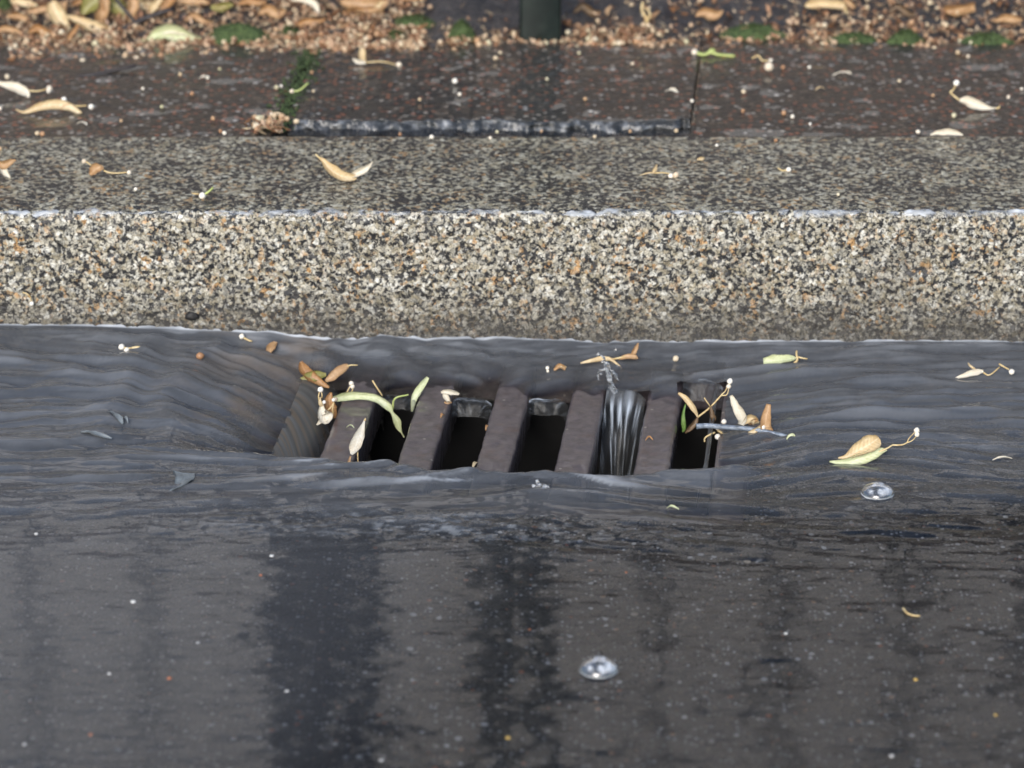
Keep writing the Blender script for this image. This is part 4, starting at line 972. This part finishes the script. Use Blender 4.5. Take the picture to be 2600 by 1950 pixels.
# pale and coloured bits lying on the road in front
def pebble(px, py, s, mt, label, flat=.45):
    p = wz(px, py); s *= .37; o = seed(px, py, 'water', label, None, s, "pebble", "pebble", p=p - np.array([0, 0, .0006]), flat=flat); o.data = o.data.copy(); o.data.materials[0] = M[mt]; return o
for a_ in [(338, 1528, 1.7, 'pebble', "large white pebble on the near road, the brightest one at the left"), (1270, 1352, 1.5, 'pebble', "white pebble on the shallow sparkling water edge in front of the grate"), (690, 1411, 1.4, 'pebble', "white pebble at the top of the dark reflection left of centre"),
           (92, 1355, 1.2, 'pebble', "white pebble near the left edge on the road"), (430, 1722, 1.4, 'redchip', "orange brick chip on the near road at the left"), (1290, 1873, 1.4, 'ochrechip', "yellow chip near the bottom centre of the road"),
           (2325, 1725, 1.4, 'ochrechip', "yellow chip on the near road towards the right"), (2528, 1815, 1.2, 'ochrechip', "yellow chip in the bottom right corner of the road"), (728, 1755, 1.4, 'pebble', "white pebble at the foot of the dark reflection left of centre"),
           (277, 1710, 1.1, 'pebble', "white pebble left of the orange brick chip"), (1995, 1608, 1.2, 'pebble', "white pebble on the road in front of the right bubble"), (662, 1460, 1.1, 'redchip', "orange chip left of the dark reflection"), (1590, 1453, 1.0, 'redchip', "two tone orange chip on the road between grate and front bubble"),
           (502, 1632, 1.2, 'pebble', "flat white pebble on the near road right of the orange brick chip"), (2264, 1919, 1.3, 'pebble', "round white pebble at the bottom right of the road"), (62, 1890, 1.2, 'pebble', "pale pebble in the bottom left corner"), (968, 1930, 1.2, 'pebble', "pale pebble at the bottom edge left of centre"),
           (1345, 1598, 1.0, 'redchip', "orange chip right of the post's reflection"), (230, 1865, 1.2, 'redchip', "orange chip low in the bottom left part of the road")]:
    pebble(*a_)
plant_bit("seed_cluster", "bent tan stalk lying on the near road at the right", "stalk", (2315, 1556), 'water', mode='g', stalks=[([(2293, 1544), (2303, 1554), (2318, 1560), (2336, 1564)], 2.6)])
# bubbles on the water
def bubble(px, py, wpx, hpx, label):
    p = wz(px, py); r_ = wpx / 2 * np.linalg.norm(p - CAM) / FPX; hh = r_ * .55
    vs = []; fs = []; n, m = 40, 12
    for rr, sg in ((1.0, 1), (.975, -1)):
        k0 = len(vs)
        for i in range(m + 1):
            th = i / m * math.pi / 2
            for k in range(n):
                a_ = 2 * math.pi * k / n; vs.append((rr * r_ * math.cos(th) * math.cos(a_), rr * r_ * math.cos(th) * math.sin(a_), rr * hh * math.sin(th)))
        for i in range(m):
            for k in range(n):
                q = (k0 + i * n + k, k0 + i * n + (k + 1) % n, k0 + (i + 1) * n + (k + 1) % n, k0 + (i + 1) * n + k); fs.append(q if sg > 0 else q[::-1])
    o = mesh_obj("water_bubble", vs, fs, M['bubble']); o.location = p; tag(o, label, "bubble", "bubbles on the water"); return o
t = NT("bubble_film"); co = t.coord()
lw = t.n("LayerWeight"); lw.inputs[0].default_value = .35
g_ = t.n("BsdfGlossy"); g_.inputs['Roughness'].default_value = .16; tr = t.n("BsdfTransparent"); df = t.n("BsdfDiffuse"); df.inputs[0].default_value = (.8, .84, .88, 1)
m1 = t.n("MixShader"); t.lk(t.ramp(lw.outputs['Facing'], [(.1, .08), (.9, .75)]), m1.inputs[0]); t.lk(tr.outputs[0], m1.inputs[1]); t.lk(g_.outputs[0], m1.inputs[2])
z_ = t.sep(co)[2]
top_sheen = t.math('MULTIPLY', t.ramp(t.noise(co, 130, 3, .5), [(.44, .02), (.66, .7)]), t.ramp(t.math('MULTIPLY', z_, 100), [(.2, .0), (.55, 1)]))  # white painted on the dome for the sky reflected in its film
rim = t.ramp(t.math('MULTIPLY', z_, 100), [(.0, .55), (.12, .0)])
m2 = t.n("MixShader"); t.lk(t.math('MAXIMUM', top_sheen, rim), m2.inputs[0]); t.lk(m1.outputs[0], m2.inputs[1]); t.lk(df.outputs[0], m2.inputs[2]); M['bubble'] = t.done(m2.outputs[0])
bubble(1520, 1700, 100, 40, "water bubble on the near road in front of the fourth grate bar")
bubble(2228, 1252, 84, 40, "water bubble at the right, in front of the big cream bract")
# splash of a raindrop
t = NT("splash_water"); gl = t.n("BsdfGlass"); gl.inputs['IOR'].default_value = 1.333; gl.inputs['Roughness'].default_value = .02; df = t.n("BsdfDiffuse"); df.inputs[0].default_value = (.75, .8, .85, 1)
mx = t.n("MixShader"); t.lk(t.ramp(t.noise(t.coord(), 300, 2), [(.4, .02), (.65, .25)]), mx.inputs[0]); t.lk(gl.outputs[0], mx.inputs[1]); t.lk(df.outputs[0], mx.inputs[2]); M['splash'] = t.done(mx.outputs[0])
sp_ = wz(1548, 1000); Nv = np.array([0, -1.0, 0]); mb = MB(); rr_ = random.Random(5)
for pts, r0 in [([(1562, 1004), (1552, 978), (1545, 955), (1538, 930), (1534, 915), (1528, 902)], .0022), ([(1548, 965), (1556, 945), (1563, 958)], .0010), ([(1540, 935), (1524, 942), (1518, 955), (1522, 964)], .0009), ([(1552, 940), (1566, 955), (1568, 965)], .0010), ([(1538, 920), (1550, 935), (1556, 950)], .0011)]:
    q = crom([list(on_plane(a_, b_, sp_, Nv) - sp_) for a_, b_ in pts], 26); rd = [r0 * (1.1 - .8 * i / 25) * rr_.uniform(.8, 1.2) for i in range(26)]
    q = q + np.array([[rr_.gauss(0, .0006), rr_.gauss(0, .0006), 0] for _ in q]); mb.tube(q, rd, 8)
for i in range(7):
    c_ = on_plane(rr_.uniform(1515, 1575), rr_.uniform(885, 975), sp_, Nv) - sp_; vs, fs = seed_mesh(rr_.uniform(.0005, .0013), i, 0); mb.add([tuple(np.array(v) + c_) for v in vs], fs)
so_ = mesh_obj("water_splash", mb.v, mb.f, M['splash']); so_.location = sp_; tag(so_, "thin clear splash of water rising behind the fourth slot", "splash")
c0 = wz(1368, 1238); mb = MB()
for i in range(8):
    c_ = np.array([rr_.gauss(0, .0035), rr_.gauss(0, .003), abs(rr_.gauss(.001, .0025))]); vs, fs = seed_mesh(rr_.uniform(.0006, .0018), i, 0); mb.add([tuple(np.array(v) + c_) for v in vs], fs)
so_ = mesh_obj("water_splash", mb.v, mb.f, M['splash']); so_.location = c0; tag(so_, "tiny splash on the water just in front of the third grate bar", "splash")

# --- leaf litter on the soil
LS = 'soil'
big = "dead bracts in the litter behind the kerb"
def lf(label, base, blades, **k):
    k.setdefault('lift', .004); return plant_bit("linden_bract", label, "bract", base, LS, blades=blades, group=big, **k)
lf("pale curled bract with a stalk, lying right of the crossed sticks", (430, 108), [('green', [(345, 105, 5), (375, 102, 10), (400, 88, 28), (435, 80, 42), (475, 92, 36), (505, 100, 22), (510, 102, 8)], dict(cup=.3, n=30)), ('white', [(390, 92, 6), (425, 78, 16), (470, 84, 14), (500, 95, 5)], dict(cup=.3))], lean=.4)
lf("pale folded leaf pointing down left of the green leaf", (150, 68), [('cream', [(130, 5, 20), (140, 25, 40), (150, 45, 44), (165, 60, 26), (178, 70, 5)], dict(cup=.3)), ('tan', [(155, 5, 30), (162, 25, 20), (172, 50, 8)], {})], lean=.5)
lf("olive green leaf behind the upright tan bract", (260, 44), [('olive', [(208, 42, 6), (225, 18, 40), (255, 6, 50), (295, 15, 44), (322, 44, 12), (330, 52, 3)], dict(cup=.25, n=28))], lean=.5)
lf("upright tan bract standing over the cream bract", (264, 60), [('tan', [(266, -16, 26), (264, 15, 28), (260, 40, 32), (262, 60, 24)], dict(cup=.3)), ('orange', [(258, -10, 8), (262, 20, 10), (266, 50, 6)], {})], lean=.3)
lf("broad cream bract lying on the thick dark stick", (240, 82), [('cream', [(170, 40, 6), (190, 50, 16), (220, 64, 26), (250, 72, 28), (288, 76, 12)], dict(cup=.3, n=28))], lean=.6)
lf("brown twisted stalk leaf hanging in front of the thick stick", (180, 110), [('orange', [(200, 62, 6), (192, 75, 12), (180, 90, 12), (172, 108, 8), (166, 124, 3)], dict(cup=.3))], lean=.4)
lf("two tone tan bract fork leaning on the thin black stick", (330, 55), [('tan', [(335, -10, 24), (338, 15, 30), (335, 40, 22), (332, 58, 8)], dict(cup=.3))], lean=.4)
lf("cream and orange folded bract at the top left of the largest moss", (400, 36), [('cream', [(410, -14, 22), (400, 8, 24), (390, 25, 22), (385, 38, 8)], dict(cup=.4)), ('orange', [(440, -10, 26), (425, 10, 28), (405, 28, 18), (396, 36, 5)], dict(cup=.3))], lean=.4)
lf("tan bract in the upper left corner, half under other leaves", (50, 24), [('cream', [(25, 0, 12), (45, 6, 22), (75, 12, 18), (95, 14, 5)], dict(cup=.2))], lean=.6)
lf("pale brown bract lying left of the pale folded leaf", (60, 62), [('tan', [(15, 42, 5), (40, 42, 16), (62, 50, 16), (78, 60, 5)], dict(cup=.3))], lean=.6)
for i_, (bx, by_, mt_, lb) in enumerate([(20, 88, 'tan', "tan bract lowest in the left corner of the litter heap"), (105, 92, 'orange', "small orange leaf below the pale folded leaf"), (352, 22, 'cream', "cream bract between the thin black stick and the folded bract"),
        (505, 60, 'tan', "tan leaf scrap just above the right end of the curled bract"), (640, 18, 'orange', "orange leaf between yellow leaf and white drooping bract"), (690, 44, 'tan', "tan leaf behind the right end of the largest moss"), (215, 22, 'orange', "orange leaf showing between folded leaf and olive leaf"),
        (1490, 40, 'brown', "brown leaf in the litter just right of the fence post"), (1800, 48, 'tan', "tan leaf scrap left of the pale rolled bract"), (2290, 40, 'brown', "brown leaf between the pale and the tan rolled pieces"), (2560, 62, 'tan', "tan leaf at the upper right end of the litter")]):
    w_ = 16 + 5 * (i_ % 3); lf(lb, (bx, by_), [(mt_, [(bx - 34, by_ - 6, 5), (bx - 12, by_ - 14 - 4 * (i_ % 2), w_), (bx + 14, by_ - 10 + 5 * (i_ % 2), w_), (bx + 36, by_ - 4 - 8 * (i_ % 3), 5)], dict(cup=.35, twist=.8))], lean=.6)
lf("orange leaf lying under the tan bracts at the top left", (110, 36), [('tan', [(60, 32, 8), (95, 30, 18), (125, 22, 18), (140, 14, 6)], dict(cup=.2))], lean=.7)
lf("big orange leaf at the top centre left", (925, 34), [('tan', [(865, 5, 12), (890, 12, 36), (925, 15, 50), (965, 8, 36), (985, 0, 10)], dict(cup=.3, n=28)), ('orange', [(870, 35, 10), (900, 32, 24), (940, 28, 20), (975, 32, 6)], dict(cup=.3))], lean=.5)
lf("pale stalk crossing the big orange leaf", (950, 34), [('cream', [(975, -8, 8), (965, 10, 12), (950, 25, 12), (940, 36, 4)], dict(cup=.3))], lean=.4, lift=.006)
lf("white drooping bract left of the big orange leaf", (800, 36), [('white', [(740, -4, 10), (775, 0, 16), (798, 12, 18), (808, 30, 10), (812, 40, 3)], dict(cup=.3))], lean=.4)
lf("orange rolled leaf lying behind the largest moss cushion", (780, 66), [('orange', [(748, 64, 8), (775, 60, 20), (805, 58, 16), (828, 48, 4)], dict(cup=.4))], lean=.6)
lf("yellow leaf behind the largest moss cushion", (560, 32), [('olive', [(535, 20, 10), (555, 22, 22), (575, 16, 20), (592, 12, 6)], dict(cup=.3)), ('cream', [(540, 14, 6), (560, 18, 12), (585, 10, 5)], dict(cup=.3))], lean=.6)
lf("orange leaf in the litter above the green leaf's right end", (480, 14), [('tan', [(440, 10, 10), (470, 4, 26), (505, 4, 24), (530, 8, 8)], dict(cup=.3))], lean=.7)
lf("orange leaf at the top right of the big litter heap", (1050, 10), [('orange', [(1000, 4, 6), (1030, 0, 14), (1060, -3, 12), (1085, -6, 4)], dict(cup=.3))], lean=.7)
plant_bit("bark_roll", "pale rolled bract lying on the soil right of the post", "bark", (2090, 28), LS, lean=.5, blades=[('cream', [(2044, 14, 10), (2060, 14, 24), (2100, 14, 26), (2138, 16, 22), (2148, 22, 6)], dict(cup=.6, n=28)), ('tan', [(2140, 0, 6), (2155, 8, 18), (2170, 20, 8)], dict(cup=.4))], stalks=[([(2146, 18), (2150, 40), (2148, 58)], 3)])
plant_bit("bark_roll", "tan rolled bark piece with broken ends at the upper right", "bark", (2435, 40), LS, lean=.5, blades=[('tan', [(2398, 32, 22), (2415, 28, 28), (2445, 22, 26), (2475, 18, 26)], dict(cup=.6))])
plant_bit("root", "pale forked rootlet standing right of the fence post", "root", (1640, 66), LS, lean=.3, stalks=[([(1640, 66), (1642, 48), (1630, 25), (1632, 5)], 4), ([(1641, 52), (1650, 40), (1648, 28), (1638, 20)], 3)])
def stick(label, pts, r_, mt='bark', lift=.004, lean=.9, surf=LS):
    return plant_bit("stick", label, "stick", pts[len(pts) // 2], surf, lean=lean, lift=lift, stalks=[(pts, r_, mt)])
stick("thick dark curved stick lying under the cream bract", [(176, 106), (215, 100), (265, 88), (320, 70), (365, 48), (440, 22)], 9)
stick("thin black stick leaning across the thick dark stick", [(292, -4), (318, 25), (345, 58), (380, 94)], 5, lean=.3)
stick("short black stick lying at the edge of the wet left slab", [(182, 197), (230, 190), (290, 178), (345, 166)], 6, surf=S, lean=1.2, lift=.001)
stick("black bark strip in the seeds behind the short black stick", [(205, 168), (240, 160), (300, 162), (350, 164)], 7, lift=.002)
stick("thin black twig below the pale curled bract", [(340, 133), (370, 125), (408, 115)], 4.5)
stick("dark stick fragment at the slab edge left of the middle slab bract", [(726, 142), (760, 138), (800, 140)], 5)
stick("dark wet stick lying at the back of the middle slab", [(835, 145), (865, 143), (905, 144)], 5)
stick("dark stick in the litter behind the orange rolled leaf", [(790, 88), (840, 80), (900, 72)], 6)

# hundreds of seeds and chaff washed against the soil edge
def band(px):
    """top and bottom picture rows of the washed up litter, and how dense it is"""
    if px < 430: return (100, 172, 1.0)
    if px < 560: return (118, 160, .8)
    if px < 900: return (96, 150, .9)
    if px < 1190: return (96, 138, .55)
    if px < 1430: return (104, 128, .2)
    if px < 1660: return (72, 130, .7)
    if px < 2000: return (95, 142, .22)
    return (60, 148, .36)
rs = random.Random(21); ns_ = 0; tries = 0
while ns_ < 236 and tries < 5000:
    tries += 1; px = rs.uniform(0, 2600); t0_, t1_, d_ = band(px)
    if rs.random() > d_: continue
    py = rs.triangular(t0_ - 25, t1_ + 4, t1_ - 14)
    if rs.random() > .55 + 1.6 * float(fbm(np.array(px / 70.), np.array(py / 14.), 2)): continue
    p = soil_p(px, py)
    left = px < 1370
    o = seed(px, py, LS, "small round tan seed washed against the soil edge left of the post" if left else "small round tan seed washed against the soil edge right of the post", "seeds washed against the soil edge", rs.uniform(.5, 1.05), p=p + np.array([0, 0, rs.uniform(0, .003) * d_])); ns_ += 1
mb = MB(); rs = random.Random(33)
def chip(p, L, w):
    a_ = rs.uniform(0, 6.28); e = rs.uniform(-.5, .6); d = Vector((math.cos(a_) * math.cos(e), math.sin(a_) * math.cos(e), math.sin(e))) * L; s = Vector((-math.sin(a_), math.cos(a_), rs.uniform(-.5, .5))).normalized() * w; up = Vector((0, 0, w * .8))
    p = Vector(p); mb.add([p - d * .5, p - s * .5 + up, p + s * .5 + up * .3, p + d * .5 + up * rs.uniform(0, 2), p - up * .6], [(0, 1, 2), (1, 3, 2), (0, 4, 1), (4, 3, 1), (0, 2, 4), (2, 3, 4)])
n_ = 0
while n_ < 14000:
    px = rs.uniform(-420, 3020); t0_, t1_, d_ = band(min(max(px, 0), 2599))
    if rs.random() < .42:
        py = rs.uniform(-90, 125); dens = (2.2 if px < 1080 else .75) * (.9 if px < 560 else .65 if px < 1080 else .10 if px < 1460 else .35 if px < 2000 else .65) * (.35 + .9 * max(0, float(fbm(np.array(px / 90.), np.array(py / 25.), 2)) + .35))
        if rs.random() > dens: continue
    else:
        if rs.random() > d_: continue
        py = rs.triangular(t0_ - 30, t1_ + 5, t1_ - 16)
        if rs.random() > .50 + 1.7 * float(fbm(np.array(px / 55. + 9), np.array(py / 16.), 3)): continue
    p = soil_p(px, py); p = p + np.array([0, 0, rs.uniform(.0, .004) * min(1, d_ + .2)]); n_ += 1
    if rs.random() < .13:
        vs, fs = SM[0]; s_ = rs.uniform(.5, .95); bm = bmesh.new(); bmesh.ops.create_icosphere(bm, subdivisions=1, radius=.0029 * s_); mb.add([tuple(np.array(v.co) * (1, 1, .9) + p + np.array([0, 0, .002])) for v in bm.verts], [tuple(v.index for v in f.verts) for f in bm.faces]); bm.free()
    elif rs.random() < .5: chip(p, rs.uniform(.006, .022), rs.uniform(.0006, .0013))
    elif rs.random() < .93: chip(p, rs.uniform(.002, .006), rs.uniform(.0014, .003))
    else: chip(p, rs.uniform(.008, .016), rs.uniform(.003, .006))
for q in range(70):                              # heap at the mossy joint
    px = rs.gauss(682, 22); py = rs.gauss(318, 10); p = P(px, min(py, 336), ZS + rs.uniform(0, .006))
    chip(p, rs.uniform(.005, .014), rs.uniform(.001, .003))
tag(mb.build("leaf_litter", M['chaff'], smooth=False), "brown chaff of husks and stalks scattered over the wet soil", "litter", kind='stuff')
for i in range(16): seed(rs.gauss(690, 28), min(rs.gauss(316, 12), 338), S, "tan seed in the small heap on the mossy slab joint", "seeds heaped at the slab joint", rs.uniform(.75, 1.05))

# ------------------------------------------------------------------ what stands beyond the frame and shows in the wet road
pb = soil_p(1372, 112); fy = pb[1] + .018
fence = tag(empty("railing_fence", (pb[0], fy, pb[2])), "dark green painted metal post of a railing standing in the soil behind the kerb", "fence")
w2 = 105 / 2 * 3.0 / FPX
mb = MB(); mb.box((-w2, -w2, -.12), (w2, w2, 1.12), None, .003); mb.build("post", M['paint'], fence)
mb = MB(); mb.box((-w2 - .004, -w2 - .004, 1.121), (w2 + .004, w2 + .004, 1.14), None, .004); mb.build("post_cap", M['paint'], fence)
for sgn in (-1, 1):
    for zz in (.22, 1.05):
        mb = MB(); lo, hi = sorted((sgn * (w2 + .0005), sgn * 3.2)); mb.box((lo, -.006, zz), (hi, .006, zz + .035), None, .002); mb.build("rail", M['paint'], fence)
    for i in range(1, 31):
        xx = sgn * (i * .118)
        mb = MB(); mb.tube([(xx, 0, .256), (xx, 0, 1.049)], .0055, 8); mb.build("baluster", M['paint'], fence)
# house front across the verge
bz = .1; by = 9.0
house = tag(empty("stone_building", (0, by, bz)), "pale stone house front beyond the railing, seen only mirrored in the wet road", "building")
def rel(mb, name, mt, par_): return mb.build(name, M[mt], par_, smooth=False)
mb = MB(); nb_ = 9; x0, x1 = -9.0, 9.0; cols = [-7.4, -5.0, -2.7, 2.7, 5.0, 7.4]
zc = [(.8, 2.6), (3.9, 5.7)]
xs2 = sorted([x0, x1] + [c - .55 for c in cols] + [c + .55 for c in cols]); zs2 = [-.6, .8, 2.6, 3.9, 5.7, 6.6]
zs2 = [-.6, .8, 2.6, 3.9, 3.9, 5.7, 6.6]; mb2 = MB()
for i in range(len(xs2) - 1):
    for j in range(len(zs2) - 1):
        if zs2[j] == zs2[j + 1]: continue
        mid = .5 * (xs2[i] + xs2[i + 1])
        if any(abs(mid - c) < .3 for c in cols) and j in (1, 4): continue
        (mb2 if j < 3 else mb).box((xs2[i], 0, zs2[j]), (xs2[i + 1], .35, zs2[j + 1]))
wall_ = rel(mb, "wall", 'stone', house); rel(mb2, "added_dark_lower_wall", 'added_dark_wall', house)  # unseen dark lower wall added to dim reflections on slabs and water
mb = MB(); mb.box((x0 - .1, -.14, 6.602), (x1 + .1, .34, 6.85), None, .02); rel(mb, "cornice", 'trim', house)
for c in cols:
    for (za, zb) in zc:
        mb = MB(); mb.box((c - .549, .16, za + .001), (c - .47, .24, zb - .001)); mb.box((c + .47, .16, za + .001), (c + .549, .24, zb - .001)); mb.box((c - .469, .16, za + .001), (c + .469, .24, za + .08)); mb.box((c - .469, .16, zb - .08), (c + .469, .24, zb - .001)); mb.box((c - .469, .17, (za + zb) / 2 - .03), (c + .469, .23, (za + zb) / 2 + .03))
        wn = rel(mb, "window", 'trim', house)
        mb = MB(); mb.box((c - .468, .19, za + .081), (c + .468, .20, zb - .081)); rel(mb, "pane", 'winglass', wn)
# street tree beside the railing
tx, ty = -.20, 2.2
tree = tag(empty("street_tree", (tx, ty, .1)), "dark trunked street tree beyond the railing, seen only mirrored in the wet road", "tree")
mb = MB(); tp = crom([(0, 0, -.3), (.01, 0, .5), (-.02, .03, 1.4), (.03, 0, 2.4), (0, .05, 3.4)], 30); mb.tube(tp, list(np.interp(np.linspace(0, 1, 30), [0, .1, .5, 1], [.18, .125, .105, .07])), 20)
rt = random.Random(4); tips = []
for i in range(7):
    b = Vector(tp[23 + i]); a_ = rt.uniform(0, 6.28); d = Vector((math.cos(a_), math.sin(a_), rt.uniform(.5, 1.1))) * rt.uniform(.7, 1.2)
    q = crom([b[:], (b + d * .5 + Vector((0, 0, .1)))[:], (b + d)[:]], 8); mb.tube(q, list(np.linspace(.05, .012, 8)), 7); tips.append(b + d)
mb.build("trunk", M['trunk'], tree)
mb = MB()
for i in range(1500):
    c = rt.choice(tips) + Vector((rt.gauss(0, .42), rt.gauss(0, .42), abs(rt.gauss(.05, .34)))); a_ = Vector((rt.gauss(0, 1), rt.gauss(0, 1), rt.gauss(0, .5))).normalized() * .05; b = a_.cross(Vector((rt.gauss(0, 1), rt.gauss(0, 1), 1))).normalized() * .035
    mb.add([c - a_, c + b, c + a_, c - b], [(0, 1, 2, 3)])
mb.build("crown", M['leafgreen'], tree, smooth=False)

# ------------------------------------------------------------------ light
w = bpy.data.worlds.new("World"); scene.world = w; w.use_nodes = True
nt = w.node_tree; nt.nodes.clear(); sky = nt.nodes.new("ShaderNodeTexSky"); sky.sky_type = 'NISHITA'; sky.sun_disc = False
EL, AZ = R(34), R(198)                           # an overcast sky, brightest behind the photographer
sky.sun_elevation = EL; sky.sun_rotation = AZ; sky.air_density = 1.0; sky.dust_density = 1.5; sky.ozone_density = 1.0
bg = nt.nodes.new("ShaderNodeBackground"); bg.inputs[1].default_value = SKY_STRENGTH
wo = nt.nodes.new("ShaderNodeOutputWorld"); nt.links.new(sky.outputs[0], bg.inputs[0]); nt.links.new(bg.outputs[0], wo.inputs[0])
sd = bpy.data.lights.new("sun", 'SUN'); sd.energy = SUN_STRENGTH; sd.angle = R(35); sd.color = (1, .975, .94)
so = bpy.data.objects.new("sun", sd); COL.objects.link(so)
dirv = Vector((math.sin(AZ) * math.cos(EL), math.cos(AZ) * math.cos(EL), math.sin(EL)))
so.rotation_euler = dirv.to_track_quat('Z', 'Y').to_euler(); so.location = (0, -3, 4)
scene.view_settings.view_transform = 'Standard'; scene.view_settings.look = 'None'; scene.view_settings.exposure = EXPOSURE; scene.view_settings.gamma = 1
scene.view_settings.use_curve_mapping = False
scene.cycles.max_bounces = 10; scene.cycles.transparent_max_bounces = 16; scene.cycles.use_denoising = True
scene.cycles.sample_clamp_indirect = 4
